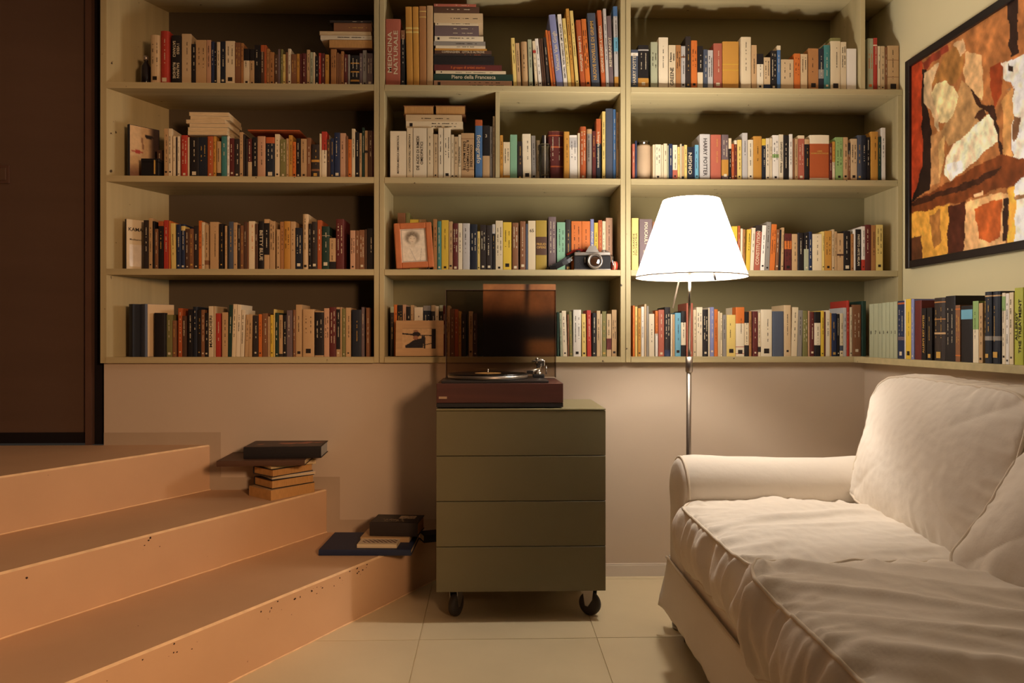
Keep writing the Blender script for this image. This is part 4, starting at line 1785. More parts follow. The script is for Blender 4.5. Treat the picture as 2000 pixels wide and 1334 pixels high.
def portrait(u, v):
    bg = [222, 204, 178]
    if min(u, 1 - u) < .05 or min(v, 1 - v) < .035:
        return (236, 224, 204)
    if min(u, 1 - u) < .075 or min(v, 1 - v) < .055:
        return (176, 156, 132)
    n = mnoise.noise(Vector((u * 16, v * 22, 3)))
    hair = math.exp(-((((u - .46) / .27) ** 2 + ((v - .27) / .19) ** 2) ** 3))
    face = math.exp(-((((u - .46) / .155) ** 2 + ((v - .33) / .125) ** 2) ** 3))
    c = [bg[i] + 6 * n for i in range(3)]
    hv = (150 + 30 * n, 130 + 26 * n, 106 + 22 * n)
    hv = tuple(q * .84 for q in hv)
    c = [c[i] * (1 - hair) + hv[i] * hair for i in range(3)]
    fringe = .215 + .02 * math.sin(u * 40)
    if v > fringe:
        c = [c[i] * (1 - face) + (216, 196, 168)[i] * face for i in range(3)]
    if abs(u - .47) < .07 and .40 < v < .56:
        c = [208, 188, 160]
    for eu in (.40, .53):
        if ((u - eu) / .03) ** 2 + ((v - .30) / .012) ** 2 < 1:
            c = [120, 100, 80]
    if ((u - .465) / .035) ** 2 + ((v - .385) / .008) ** 2 < 1:
        c = [160, 124, 102]
    if .58 < v < .98:
        ln = abs(u - (.30 + .55 * (v - .5))) < .015 or abs(u - (.78 - .22 * (v - .6))) < .012
        if ln:
            c = [q * .86 for q in c]
    return c


picture('portrait_print', (-fwid / 2 + m_ - .003, 0.0035, fhei - m_ + .003), (1, 0, 0), (0, 0, -1), fwid - 2 * m_ + .006, fhei - 2 * m_ + .006, 60, 80, portrait, PRINT, pf)

# pale wooden block frame with a dark snapshot
wf = empty('wooden_frame', (X_of(819, YF + .012), YF + .012, ZSH[3] + .0027))
wf.rotation_euler = (R(-6), 0, 0)
tag(wf, 'pale wooden block frame with a dark snapshot, on the bottom shelf', 'photo frame')
wfw = X_of(866, YF) - X_of(772, YF)
wfh = on_y(819, 624.5, YF).z - on_y(819, 695, YF).z
WOODP = mat('pale_wood', 'C8A074', .55, .3, .12, (4, 30, 40))
box_obj('block', -wfw / 2, wfw / 2, 0, 0.022, 0, wfh, WOODP, wf, bev=0.0015, seg=1)


def snapshot(u, v):
    c = (206, 168, 124)
    n = mnoise.noise(Vector((u * 9, v * 9, 3)))
    if v < .02:
        return (90, 60, 44)
    if .88 < u and v > .02:
        c = (44, 32, 32)
    for (x0, y0, x1, y1, w) in ((.0, .27, .36, .32, .035), (.55, .35, .88, .36, .022), (.66, .36, .67, .98, .022), (.55, .86, .86, .75, .018)):
        dx, dy = x1 - x0, y1 - y0
        t = max(0, min(1, ((u - x0) * dx + (v - y0) * dy) / (dx * dx + dy * dy)))
        if math.hypot(u - x0 - t * dx, v - y0 - t * dy) < w:
            c = (44, 32, 30)
    if in_poly(u + .01 * n, v, [(.10, .98), (.09, .85), (.2, .75), (.33, .60), (.42, .55), (.56, .50), (.60, .36), (.66, .4), (.62, .98)]):
        c = (34, 28, 32)
    if ((u - .42) / .12) ** 2 + ((v - .30) / .13) ** 2 < 1:
        c = (40, 28, 28)
    if ((u - .40) / .08) ** 2 + ((v - .47) / .10) ** 2 < 1:
        c = (150, 102, 78)
    if ((u - .40) / .08) ** 2 + ((v - .14) / .05) ** 2 < 1:
        c = (150, 108, 84)
    return [q + 8 * n for q in c]


picture('snapshot_print', (-wfw * .36, -.0004, wfh * .78), (1, 0, 0), (0, 0, -1), wfw * .70, wfh * .57, 60, 50, snapshot, PRINT, wf)

# ================================================================ camera, glass, jar, small things
cy = YF + 0.014
cc = empty('film_camera', (X_of(1157, cy), cy, ZSH[2] + .0004))
cc.rotation_euler = (0, 0, R(-6))
cc.scale = (1.08, 1.08, 1.08)
tag(cc, 'black and silver film camera with strap on the third shelf', 'camera')
LEATB = mat('black_leatherette', '1C1819', .6, .3, .2, (60, 60, 60), .3, 300)
SILV = mat('satin_silver', 'B4AAA0', .32, .5, .05, metal=.85)
hw = 0.072
box_obj('body', -hw, hw, 0.014, 0.046, 0, 0.058, LEATB, cc, bev=0.004)
box_obj('base_plate', -hw, hw, 0.013, 0.047, 0, 0.006, SILV, cc, bev=0.002)
box_obj('top_plate', -hw + .002, hw - .002, 0.013, 0.047, 0.058, 0.072, SILV, cc, bev=0.003)
v, f = prism([(-.026, 0), (.026, 0), (.012, .024), (-.012, .024)], 0.006, 0.044)
v = [(x, z, 0.071 + y) for x, y, z in v]
mesh_obj('prism_housing', v, [tuple(reversed(q)) for q in f], SILV, cc)
lens = MB().add(lathe([(0.024, .016), (0.030, .012), (0.0305, .004), (0.028, .002), (0.028, -.004), (0.0305, -.006), (0.0305, -.016), (0.027, -.019), (0.024, -.019), (0.020, -.010)], 40, (0.010, 0.0, 0.034), 'Y')).build('lens', SILV, cc, True)
MB().add(lathe([(0.0262, -.0195), (0.0255, -.0197), (0.0205, -.011), (0.0160, -.008)], 40, (0.010, 0, 0.034), 'Y')).build('lens_ring', BLACKP, lens, True)
gl = MB().add(lathe([(0.0205, -.0085), (0.014, -.0105), (0.007, -.0118), (0.0, -.012)], 32, (0.010, 0, 0.034), 'Y')).build('lens_glass', mat('coated_glass', '3A2416', .05, .8, .1, coat=1), lens, True)
for x, r, h in ((-.055, .010, .008), (.045, .009, .008), (.058, .006, .005)):
    MB().add(lathe([(r, .0715), (r, .0715 + h), (r * .8, .073 + h), (0, .073 + h)], 20, (x, 0.03, 0))).build('dial', SILV if x > 0 else BLACKP, cc, True)
box_obj('self_timer_lever', -.031, -.026, 0.008, 0.014, 0.030, 0.050, SILV, cc, bev=.001)
MB().add(tube([(-.072, .02, .058), (-.083, .012, .050), (-.078, .006, .040), (-.086, .004, .036)], .0022, 8)).build('strap_ring', CHROME, cc, True)
sp = [(-.082, .004, .044), (-.095, .0, .034), (-.115, -.002, .024), (-.14, .0, .012), (-.165, .004, .007), (-.178, .012, .006), (-.165, .025, .012), (-.13, .045, .03), (-.10, .05, .05), (-.06, .05, .074), (-.03, .048, .078)]
sm = MB()
for k in range(len(sp) - 1):
    pass
vv, ff = [], []
for k, p in enumerate(sp):
    q = Vector(p)
    d_ = (Vector(sp[min(k + 1, len(sp) - 1)]) - Vector(sp[max(k - 1, 0)])).normalized()
    s_ = d_.cross(Vector((0, 1, .3))).normalized() * 0.0075
    vv += [q - s_ + Vector((0, .0008, 0)), q + s_ + Vector((0, .0008, 0)), q + s_ - Vector((0, .0008, 0)), q - s_ - Vector((0, .0008, 0))]
for k in range(len(sp) - 1):
    for a_, b_ in ((0, 1), (1, 2), (2, 3), (3, 0)):
        ff.append((4 * k + a_, 4 * k + b_, 4 * k + 4 + b_, 4 * k + 4 + a_))
mesh_obj('strap', vv, ff, BLACKP, cc)
MB().add(tube([(-.10, .048, .066), (-.07, .052, .079), (-.045, .05, .083), (-.02, .05, .080)], [.004, .007, .007, .004], 8)).build('strap_pad', mat('red_webbing', '9A2E22', .7, .2, .1), cc, True)
MB().add(tube([(.073, .022, .060), (.080, .012, .050), (.078, .010, .036), (.082, .012, .020), (.079, .014, .008)], [.002, .003, .0025, .003, .002], 8)).build('strap_lug', CHROME, cc, True)

pch = empty('red_strap_coil', (X_of(1201, cy), cy, ZSH[2] + .0004))
tag(pch, 'red rolled strap lying beside the film camera', 'strap')
REDW = mat('red_strap', 'BC4430', .6, .3, .1)
MB().add(lathe([(0.0, -.014), (.016, -.014), (.0195, -.009), (.0195, .009), (.015, .013), (0, .013)], 22, (0.002, .024, .0196), 'X')).build('roll', REDW, pch, True)
MB().add(lathe([(0.0197, -.003), (.0201, -.0005), (.0197, .002)], 22, (0.002, .024, .0196), 'X')).build('stitching', INK_L, pch, True)

# drinking glass
gy = YF + 0.018
gx = X_of(1065, gy)
GLASS = clear_mat('clear_glass', (0.93, 0.91, 0.88), 0.05, 0.02)
gr = X_of(1077, gy) - gx
gh = on_y(1065, 281, gy).z - ZSH[1]
g = empty('drinking_glass', (gx, gy + gr, ZSH[1] + .0004))
tag(g, 'empty clear drinking glass standing before the books', 'glass')
MB().add(lathe([(0, 0), (gr * .86, 0), (gr * .9, .004), (gr, gh), (gr * .95, gh), (gr * .86, .022), (0, .02)], 36)).build('tumbler', GLASS, g, True)
MB().add(lathe([(gr * .955, gh - .0006), (gr * .98, gh + .0012), (gr * 1.005, gh - .0006)], 36)).build('rim', clear_mat('glass_rim', (0.75, 0.68, 0.6), 0.25, .1), g, True)

# beige storage jar
jx, jy = X_of(1259.5, YF + .03), YF + 0.03
jr = (X_of(1274, jy) - X_of(1245, jy)) / 2
jh = on_y(1259, 274, jy).z - ZSH[1]
j = empty('storage_jar', (jx, jy + jr, ZSH[1] + .0004))
tag(j, 'beige glass storage jar with a clear rim among the books', 'jar')
MB().add(lathe([(0, 0), (jr * .93, 0), (jr, .006), (jr, jh * .86), (jr * .93, jh * .90), (0, jh * .90)], 32)).build('body', mat('sand_filling', 'C6A988', .5, .4, .06, (10, 10, 14)), j, True)
MB().add(lathe([(jr * .74, jh * .88), (jr * .74, jh * .94), (jr * .84, jh * .95), (jr * .84, jh), (jr * .76, jh), (jr * .70, jh * .93)], 32)).build('glass_neck', clear_mat('jar_glass', (0.86, 0.8, 0.72), 0.12, .05), j, True)

# picture-cover book and black box on the second shelf by the door
fy = YF + 0.022
fb = make_book(X_of(254.5, fy) - X_of(245, fy), on_y(250, 243, fy).z - ZSH[1], 0.125, 'ink', True, marks=False)
fb.rotation_euler = (0, 0, R(-42))
fb.location = ((X_of(254.5, fy) + X_of(245, fy)) / 2, fy, ZSH[1] + .0004)
tag(fb, 'book with a pale face on its cover, nearest the door on the second shelf', 'book', GR)
fbw = (X_of(254.5, fy) - X_of(245, fy)) / 2
fbh = on_y(250, 243, fy).z - ZSH[1]


def facecover(u, v):
    c = [206, 172, 128]
    if u > .62:
        k = min(1, (u - .62) / .2)
        c = [c[i] * (1 - k) + (60, 44, 38)[i] * k for i in range(3)]
    if v > .72:
        k = min(1, (v - .72) / .2)
        c = [c[i] * (1 - .6 * k) + (90, 50, 40)[i] * .6 * k for i in range(3)]
    if ((u - .26) / .2) ** 2 + ((v - .50) / .028) ** 2 < 1:
        c = [168, 58, 44]
    if ((u - .66) / .16) ** 2 + ((v - .17) / .04) ** 2 < 1:
        c = [40, 28, 24]
    if abs(u - (.36 + .22 * v)) < .03 and .2 < v < .45:
        c = [150, 112, 84]
    return c


picture('cover_print', (fbw + .0004, 0.004, fbh - .002), (0, 1, 0), (0, 0, -1), 0.118, fbh - .004, 30, 40, facecover, PRINT, fb)
by_ = YF + 0.004
bbx = empty('black_box', (X_of(293, by_), by_, ZSH[1] + .0004))
tag(bbx, 'small black box before the face-cover book by the door', 'box')
bw = (X_of(311, by_) - X_of(276, by_)) / 2
bh = on_y(290, 309.5, by_).z - ZSH[1]
box_obj('case', -bw, bw, 0, .044, 0, bh * .8, BLACKP, bbx, bev=.002)
box_obj('lid', -bw - .0006, bw + .0006, -.0006, .0446, bh * .8 + .0004, bh, BLACKP, bbx, bev=.002)
box_obj('clasp', bw * .45, bw * .6, -.003, -.0006, bh * .1, bh * .9, INK_G, bbx, bev=.0005, seg=1)
db = empty('dark_bottle', (X_of(285, YF + .05), YF + .05, ZSH[0] + .0004))
tag(db, 'small dark bottle nearest the door on the top shelf', 'bottle')
q = on_y(285, 110, YF + .05).z - ZSH[0]
MB().add(lathe([(0, 0), (.018, 0), (.02, .004), (.02, q * .62), (.008, q * .78), (.008, q * .86), (0, q * .86)], 24)).build('flask', mat('dark_glass', '181214', .12, .6, .1), db, True)
MB().add(lathe([(0, q * .86), (.0105, q * .86), (.0105, q * 1.0), (0, q * 1.0)], 18)).build('cap', SILV, db, True)

# book with KAMA on its cover, turned a little to the room
ky = YF + 0.022
kw, kh = X_of(249, ky) - X_of(242, ky), on_y(246, 428, ky).z - ZSH[2]
kb = make_book(kw, kh, 0.100, 'cream', False, marks=False)
kb.location = ((X_of(249, ky) + X_of(242, ky)) / 2, ky, ZSH[2] + .0004)
kb.rotation_euler = (0, 0, R(-42))
tag(kb, 'cream book with KAMA printed on its cover, nearest the door, third shelf', 'book', GR)
text_obj('KAMA', 0.021, INK_D, kb, frame3((0, 1, 0), (0, 0, 1), (1, 0, 0), (kw / 2 + .0006, 0.036, kh * .80)), bold=.0003, sx=1.0)
text_obj('Meditazioni', 0.0105, INK_D, kb, frame3((0, 1, 0), (0, 0, 1), (1, 0, 0), (kw / 2 + .0006, 0.037, kh * .60)), bold=.0001)
mesh_obj('cover_picture', [(kw / 2 + .0005, .012, kh * .06), (kw / 2 + .0005, .090, kh * .06), (kw / 2 + .0005, .090, kh * .5), (kw / 2 + .0005, .012, kh * .5)], [(0, 1, 2, 3)], mat('pale_print', 'EADCC8', .2, .5, .12, (30, 30, 30)), kb)
mesh_obj('spine_strip', [(-kw / 2 + .0002, -.0004, .0), (kw / 2 - .0002, -.0004, 0), (kw / 2 - .0002, -.0004, kh), (-kw / 2 + .0002, -.0004, kh)], [(0, 1, 2, 3)], pal('ink'), kb)

# two thick volumes turned against the slanted panel on the bottom shelf
vy = YF + 0.016
vh = on_y(262, 594, vy).z - ZSH[3]
va = make_book(0.036, vh, 0.135, 'ink', True, marks=False)
va.location = (X_of(254.5, vy), vy, ZSH[3] + .0004)
va.rotation_euler = (0, 0, R(-42))
tag(va, 'thick blue-black volume turned against the slanted panel, bottom shelf', 'book', GR)
vb = make_book(0.046, vh, 0.122, 'slate', True, marks=False)
vb.location = Vector(va.location) + Vector((math.cos(R(42)), -math.sin(R(42)), 0)) * 0.0416 + Vector((math.sin(R(42)), math.cos(R(42)), 0)) * 0.030
vb.rotation_euler = (0, 0, R(-42))
tag(vb, 'thick slate volume with a cream cover turned to the room, bottom shelf', 'book', GR)
MB().box(.0232, .0240, 0.012, .121, .001, vh - .001).build('cream_jacket', pal('beige'), vb)

# ================================================================ piles of books on the stairs
def flat_book(cx, cy, zb, L, W, t, rz, col, label, hard=True, pages=None, name='book'):
    """a closed book lying down: L along its spine, W from spine to fore-edge, turned rz about the vertical; the spine is on the local -y side"""
    o = make_book(t, L, W, col, hard, False, (), None, 'up', None, False, pages)
    M = Matrix.Translation((cx, cy, zb + t / 2)) @ Matrix.Rotation(rz, 4, 'Z') @ Matrix.Translation((-L / 2, -W / 2, 0)) @ Matrix.Rotation(R(90), 4, 'Y')
    o.matrix_world = M
    tag(o, label, 'book', 'books piled on the stairs')
    return o


PA = on_z(550, 966, SZ[1])
sx_, sy_ = PA.x, PA.y
zz = SZ[1] + .0005
ST = [  # dx, dy, L, W, t, rz, colour, label, kw
    (0.000, 0.010, .205, .150, .040, -130, 'tan', 'thick tan paperback, lowest in the pile on the upper step', dict(hard=False, pages=PAGES_O)),
    (0.005, 0.020, .190, .140, .034, -134, 'black', 'black hardback with brown page edges, second in the upper step pile', dict(pages=PAGES_O)),
    (0.015, 0.030, .185, .125, .010, -140, 'white', 'thin white booklet in the middle of the upper step pile', dict(hard=False)),
    (0.000, 0.025, .190, .135, .030, -130, 'ink', 'dark hardback with tan page edges in the middle of the upper step pile', dict(pages=PAGES_O)),
    (0.012, 0.030, .195, .125, .016, -138, 'straw', 'pale yellow paperback near the top of the upper step pile', dict(hard=False)),
]
ST2 = [
    (-0.055, 0.005, .335, .235, .022, 3, 'umber', 'large brown picture book jutting out of the upper step pile', dict()),
    (0.018, 0.030, .300, .205, .046, 3, 'black', 'thick black hardback on top of the upper step pile', dict(pages=PAGES_G)),
]
for (dx, dy, L, W, t, rz, c, lab, kw_) in ST + ST2:
    fb_ = flat_book(sx_ + dx, sy_ + dy, zz, L, W, t, R(rz), c, lab, **kw_)
    zz += t + .0008
top = fb_


def covermottle(u, v):
    n = mnoise.noise(Vector((u * 3, v * 3, 31)))
    n2 = mnoise.noise(Vector((u * 9, v * 7, 11)))
    if n + .4 * n2 > .28:
        return (150, 84, 60)
    return (56 + 26 * n2, 38 + 14 * n2, 34 + 8 * n2)


# upper cover print: local -x side of the book faces up
picture('cover_print', (-0.0235, 0.004, 0.004), (0, 0, 1), (0, 1, 0), 0.292, 0.197, 30, 24, covermottle, PRINT, top)

PB = on_z(700, 1080, SZ[0])
zz = SZ[0] + .0005
b1_ = flat_book(PB.x + 0.035, PB.y + 0.085, zz, .345, .250, .022, R(-2), 'navy', 'large flat navy book at the bottom of the lower step pile')
zz += .0228
b2_ = flat_book(PB.x + 0.075, PB.y + 0.030, zz, .150, .100, .014, R(-3), 'cream', 'small cream patterned paperback at the front of the lower step pile', False)
b3_ = flat_book(PB.x + 0.095, PB.y + 0.125, zz, .190, .130, .018, R(-4), 'tan', 'cream-paged paperback under the thick dark book on the lower step', False)
b4_ = flat_book(PB.x + 0.130, PB.y + 0.140, zz + .0188, .190, .135, .052, R(-6), 'dark', 'thick dark book on top of the lower step pile', True, PAGES_O)
b5_ = flat_book(PB.x + 0.268, PB.y + 0.175, SZ[0] + .0005, .095, .075, .030, R(20), 'black', 'small black book behind the lower step pile', True)


def checks(u, v):
    return (226, 206, 176) if (int(u * 16) + int(v * 5)) % 2 or v < .12 or v > .88 else (92, 56, 42)


picture('cover_print', (-0.0075, 0.012, 0.012), (0, 0, 1), (0, 1, 0), 0.132, 0.060, 96, 20, checks, PRINT, b2_)


def darkcover(u, v):
    if .52 < u < .88 and .52 < v < .86:
        return (196, 170, 140) if mnoise.noise(Vector((u * 60, v * 22, 2))) > -.12 else (60, 46, 40)
    if .2 < u < .7 and .15 < v < .45 and mnoise.noise(Vector((u * 26, v * 22, 5))) > .28:
        return (206, 176, 140)
    return (38, 34, 34)


picture('cover_print', (-0.0268, 0.004, 0.004), (0, 0, 1), (0, 1, 0), 0.182, 0.127, 60, 40, darkcover, PRINT, b4_)

# ================================================================ sofa
sofa = empty('sofa', (1.05, 1.6, 0))
tag(sofa, 'two-seat sofa in a rumpled off-white slipcover', 'sofa')


def soft_box(cx, cy, cz, sx, sy, sz, M, name, seed, crown=0.03, side=0.012, wr=None, nsub=96, rnd=0.045, taper=None):
    """a stuffed box cushion: crowned faces, bulging borders, rounded corners, folds pressed into the cloth"""
    nx, ny, nz = nsub, nsub, 14
    vid, verts = {}, []

    def vert(i, j, k):
        key = (i, j, k)
        if key in vid:
            return vid[key]
        x, y, z = 2 * i / nx - 1, 2 * j / ny - 1, 2 * k / nz - 1
        # round the plan corners (superellipse)
        p = 7.0
        m = (abs(x) ** p + abs(y) ** p) ** (1 / p)
        mm = max(abs(x), abs(y))
        s = (mm / m) if m > 1e-6 else 1
        X, Y = x * s * sx / 2, y * s * sy / 2
        c = (1 - abs(x) ** 3.0) * (1 - abs(y) ** 3.0)
        Z = z * (sz / 2) + math.copysign(crown * c, z) * abs(z)
        ex, ey = abs(x) ** 16, abs(y) ** 16
        b = side * math.cos(z * math.pi / 2)
        X += math.copysign(b * ex, x)
        Y += math.copysign(b * ey, y)
        if taper:
            X, Y, Z = taper(X, Y, Z, x, y, z)
        verts.append(Vector((X, Y, Z)))
        vid[key] = len(verts) - 1
        return vid[key]
    faces = []
    for k in (0, nz):
        for i in range(nx):
            for j in range(ny):
                q = [vert(i, j, k), vert(i + 1, j, k), vert(i + 1, j + 1, k), vert(i, j + 1, k)]
                faces.append(tuple(q) if k else tuple(reversed(q)))
    for j in (0, ny):
        for i in range(nx):
            for k in range(nz):
                q = [vert(i, j, k), vert(i + 1, j, k), vert(i + 1, j, k + 1), vert(i, j, k + 1)]
                faces.append(tuple(q) if j == 0 else tuple(reversed(q)))
    for i in (0, nx):
        for j in range(ny):
            for k in range(nz):
                q = [vert(i, j, k), vert(i, j + 1, k), vert(i, j + 1, k + 1), vert(i, j, k + 1)]
                faces.append(tuple(reversed(q)) if i == 0 else tuple(q))
    inv = {v: k for k, v in vid.items()}
    # folds along the vertex normals
    me = bpy.data.meshes.new('tmp')
    me.from_pydata([tuple(v) for v in verts], [], faces)
    me.update()
    nor = [v.normal.copy() for v in me.vertices]
    bpy.data.meshes.remove(me)
    if wr:
        for n, v in enumerate(verts):
            i, j, k = inv[n]
            x, y, z = 2 * i / nx - 1, 2 * j / ny - 1, 2 * k / nz - 1
            verts[n] = v + nor[n] * wr(v, x, y, z)
    wv = [M @ (v + Vector((cx, cy, cz))) for v in verts]
    o = mesh_obj(name, wv, faces, SOFA, None, True)
    rel(o, sofa)
    # piping round both faces
    for k in (0, nz):
        ring = [(i, 0, k) for i in range(nx)] + [(nx, j, k) for j in range(ny)] + [(i, ny, k) for i in range(nx, 0, -1)] + [(0, j, k) for j in range(ny, 0, -1)]
        pts = [wv[vid[q]] for q in ring]
        pts.append(pts[0])
        po = MB().add(tube(pts, 0.0042, 7, False)).build('piping', PIPING, None, True)
        po.parent = o
    return o


def ridge(v, f):
    return 1 - abs(mnoise.noise(v)) * f


def fold_fn(seed, ang, along, across, amp, edge_amp, fine=0.0015):
    ca, sa = math.cos(ang), math.sin(ang)

    def fn(p, x, y, z):
        u = p.x * ca + p.y * sa
        w = -p.x * sa + p.y * ca
        w += 0.030 * mnoise.noise(Vector((p.x * 5, p.y * 5, seed)))
        a = mnoise.noise(Vector((u * along, w * across, seed + 3.3)))
        a2 = mnoise.noise(Vector((u * along * 1.7, w * across * 2.1, seed + 9.1)))
        fold = (1.08 - math.sqrt(a * a + .012)) ** 4 * 1.2 + (1.1 - math.sqrt(a2 * a2 + .03)) ** 3 * 0.45 - 0.55
        mask = 0.35 + 0.65 * max(0, mnoise.noise(Vector((p.x * 2.2, p.y * 2.2, seed + 5))) + .35)
        d = amp * fold * mask
        # puckers running in from the seams
        ed_x = math.exp(-(1 - abs(x)) * 7)
        ed_y = math.exp(-(1 - abs(y)) * 7)
        pu = (1.1 - math.sqrt(mnoise.noise(Vector((p.y * 22, p.x * 5, seed + 1.2 + p.z * 7))) ** 2 + .02)) ** 3 - .45
        pv = (1.1 - math.sqrt(mnoise.noise(Vector((p.x * 22, p.y * 5, seed + 2.2 + p.z * 7))) ** 2 + .02)) ** 3 - .45
        d += edge_amp * (pu * ed_x + pv * ed_y) * (0.25 if abs(x) > .999 and abs(z) > .999 or abs(y) > .999 and abs(z) > .999 else 1)
        d += fine * mnoise.noise(Vector((p.x * 45, p.y * 45, p.z * 45 + seed)))
        return d
    return fn


I4 = Matrix.Identity(4)
# base frame and skirt
SX0, SX1 = 0.615, 1.535
AY0, AY1 = 2.315, 2.500           # far arm
NY0, NY1 = 0.690, 0.875           # near arm (outside the picture)
rel(box_obj('base', SX0 - .008, SX1, NY0 + .01, AY1 - .01, 0.10, 0.345, SOFA, bev=0.02), sofa)
for fx, fy in ((.66, 2.44), (1.48, 2.44), (.66, .75), (1.48, .75)):
    rel(MB().add(lathe([(0, 0), (.022, 0), (.026, .10), (0, .10)], 16, (fx, fy, 0))).build('foot', mat('dark_foot_wood', '3A2A20', .5, .3), None, True), sofa)
rel(box_obj('back_frame', 1.34, SX1, NY0 + .02, AY1 - .02, 0.30, 0.735, SOFA, bev=0.06, seg=4), sofa)


def arm(y0, y1, name, out):
    """rolled arm: section in Y-Z lofted along X with a rounded front"""
    ym, hwid = (y0 + y1) / 2, (y1 - y0) / 2
    sec = [(-.96, .10), (-.97, .25), (-.96, .40), (-.98, .45)]
    for k in range(15):
        a = R(205 - 230 * k / 14)
        sec.append((1.16 * math.cos(a), None, math.sin(a)))
    sec += [(.98, .45), (.96, .40), (.97, .25), (.96, .10)]
    zc, r = 0.522, 0.102
    prof = []
    for s in sec:
        if len(s) == 2:
            prof.append((ym + s[0] * hwid, s[1]))
        else:
            prof.append((ym + s[0] * hwid, zc + s[2] * r))
    # drop points that fall under the roll's start
    xs = [0.0, .006, .016, .032, .06] + [.06 + (.92 - .06) * k / 16 for k in range(1, 17)]
    sc = [.86, .93, .972, .992, 1.0] + [1.0] * 16
    v, f = [], []
    m = len(prof)
    zmid = 0.40
    for xi, si in zip(xs, sc):
        for (py, pz) in prof:
            sag = -0.010 * math.sin(math.pi * min(1, max(0, (xi - .05) / .8))) if pz > .5 else 0
            wv = 0.0030 * mnoise.noise(Vector((xi * 9, py * 14, pz * 14)))
            zz_ = zmid + (pz - zmid) * si + sag + wv
            if pz <= .101:
                zz_ = .10
            v.append((SX0 - .012 + xi, ym + (py - ym) * si + wv, zz_))
    for i in range(len(xs) - 1):
        for k in range(m - 1):
            f.append((i * m + k, (i + 1) * m + k, (i + 1) * m + k + 1, i * m + k + 1))
    f.append(tuple(range(m)))
    o = mesh_obj(name, v, f, SOFA, None, True)
    rel(o, sofa)
    pp_ = MB().add(tube([Vector(v[2 * m + k]) + Vector((-.001, 0, 0)) for k in range(m)], 0.0042, 7)).build('piping', PIPING, None, True)
    pp_.parent = o
    return o


arm(AY0, AY1, 'arm', 1)
arm(NY0, NY1, 'arm', -1)


def skirt(p0, p1, out, z1, z0, flare, seed, name='skirt_panel'):
    """hanging strip of cloth from p0 to p1, its hem standing off by flare"""
    p0, p1, out = Vector(p0), Vector(p1), Vector(out)
    L = (p1 - p0).length
    n, mrows = max(8, int(L / .02)), 10
    v, f = [], []
    for i in range(n + 1):
        s = i / n
        for k in range(mrows + 1):
            t = k / mrows
            end = math.exp(-min(s, 1 - s) * L / .05)
            wav = 0.010 * mnoise.noise(Vector((s * L * 7, seed, t * 1.3))) * (.2 + t) + 0.004 * mnoise.noise(Vector((s * L * 22, seed + 4, t * 4)))
            q = p0.lerp(p1, s) + out * (flare * (t ** 1.3) * (.45 + .75 * end) + wav * t + 0.003)
            v.append((q.x, q.y, z1 + (z0 - z1) * t + 0.006 * t * mnoise.noise(Vector((s * L * 5, seed + 2, 0))) + .012 * t * end))
    for i in range(n):
        for k in range(mrows):
            a = i * (mrows + 1) + k
            f.append((a, a + 1, a + mrows + 2, a + mrows + 1))
    o = mesh_obj(name, v, f, SOFA, None, True)
    so = o.modifiers.new('thickness', 'SOLIDIFY')
    so.thickness = 0.003
    rel(o, sofa)
    pts = [Vector(v[i * (mrows + 1)]) + out * .003 for i in range(n + 1)]
    po = MB().add(tube(pts, 0.0042, 7)).build('piping', PIPING, None, True)
    po.parent = o


skirt((SX0 - .014, AY1 + .006, 0), (SX0 - .014, 1.60, 0), (-1, 0, 0), 0.262, 0.088, 0.030, 3)
skirt((SX0 - .014, 1.598, 0), (SX0 - .014, NY0, 0), (-1, 0, 0), 0.262, 0.088, 0.030, 5)
skirt((SX1 - .05, AY1 + .006, 0), (SX0 - .010, AY1 + .006, 0), (0, 1, 0), 0.262, 0.085, 0.055, 8)

# seat cushions
soft_box(0.895, 1.965, 0.415, 0.640, 0.700, 0.150, I4, 'seat_cushion', 1, crown=0.030, side=0.022,
         wr=fold_fn(11.0, R(10), 2.0, 9, 0.016, 0.022))
soft_box(0.868, 1.245, 0.425, 0.660, 0.715, 0.165, I4, 'seat_cushion', 2, crown=0.035, side=0.026,
         wr=fold_fn(23.0, R(-40), 1.5, 8, 0.034, 0.020))


# back cushions: built lying down (x = height, y = width, z = thickness) and stood up against the back
def stand(x, y, z, tilt, yaw=0.0):
    # local x -> up and a little back, local y -> world Y, local z -> towards the room (-X)
    up = Vector((math.sin(tilt), 0, math.cos(tilt)))
    nrm = Vector((-math.cos(tilt), 0, math.sin(tilt)))
    M = frame3(up, nrm.cross(up), nrm, (x, y, z))
    return Matrix.Translation((x, y, z)) @ Matrix.Rotation(yaw, 4, 'Z') @ Matrix.Translation((-x, -y, -z)) @ M


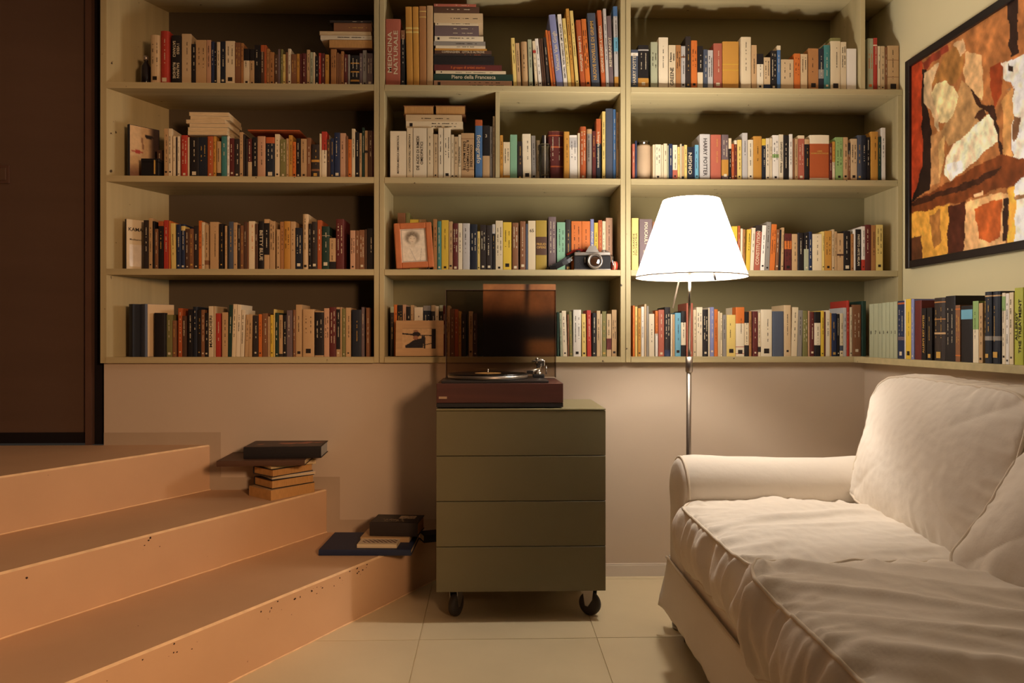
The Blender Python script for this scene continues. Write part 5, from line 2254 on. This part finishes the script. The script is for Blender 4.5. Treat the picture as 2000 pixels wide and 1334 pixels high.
soft_box(0, 0, 0, 0.400, 0.770, 0.175, stand(1.235, 1.945, 0.668, R(17), R(-5)), 'back_cushion', 3, crown=0.055, side=0.024,
         wr=fold_fn(37.0, R(60), 1.5, 5, 0.015, 0.010))
soft_box(0, 0, 0, 0.410, 0.715, 0.180, stand(1.180, 1.220, 0.625, R(35), R(3)), 'back_cushion', 4, crown=0.060, side=0.030,
         wr=fold_fn(51.0, R(-30), 1.6, 6, 0.024, 0.008))

# ================================================================ the smaller books, past the three hundred that show largest
books = []
for o in list(COL.objects):
    if o.parent is None and o.get('category') == 'book' and o.type == 'MESH':
        M = o.matrix_basis if True else o.matrix_world
        xs_ = [(M @ v.co) for v in o.data.vertices]
        d_ = sum((p.y for p in xs_)) / len(xs_)
        if 'ledge' in o['label']:
            ext = (max(p.y for p in xs_) - min(p.y for p in xs_)) * 0.5 * (max(p.z for p in xs_) - min(p.z for p in xs_))
            # right of the frame
            if on_x(2000, 650, XLE + .02).y > max(p.y for p in xs_):
                ext = 0
        else:
            ext = (max(p.x for p in xs_) - min(p.x for p in xs_)) * (max(p.z for p in xs_) - min(p.z for p in xs_))
            if 'step' in o['label']:
                ext += 1
        if o['label'].startswith('book with') or 'KAMA' in o['label'] or 'turned' in o['label']:
            ext += 1
        books.append((ext / d_ ** 2, o))
books.sort(key=lambda q: -q[0])
rest = [o for e_, o in books[300:]]
V, F, MI, ML = [], [], [], []
for o in rest:
    for p in [o] + [c for c in COL.objects if c.parent is o]:
        M = o.matrix_basis @ (p.matrix_basis if p is not o else Matrix.Identity(4))
        n0 = len(V)
        V += [tuple(M @ v.co) for v in p.data.vertices]
        idx = []
        for m in p.data.materials:
            if m not in ML:
                ML.append(m)
            idx.append(ML.index(m))
        for q in p.data.polygons:
            F.append(tuple(n0 + i for i in q.vertices))
            MI.append(idx[q.material_index])
for o in rest:
    for p in [c for c in list(COL.objects) if c.parent is o]:
        bpy.data.objects.remove(p, do_unlink=True)
    bpy.data.objects.remove(o, do_unlink=True)
so_ = mesh_obj('thin_books', V, F, ML)
so_.data.polygons.foreach_set('material_index', MI)
tag(so_, 'thin and short books filling the rows between the larger ones', 'books', None, 'stuff')
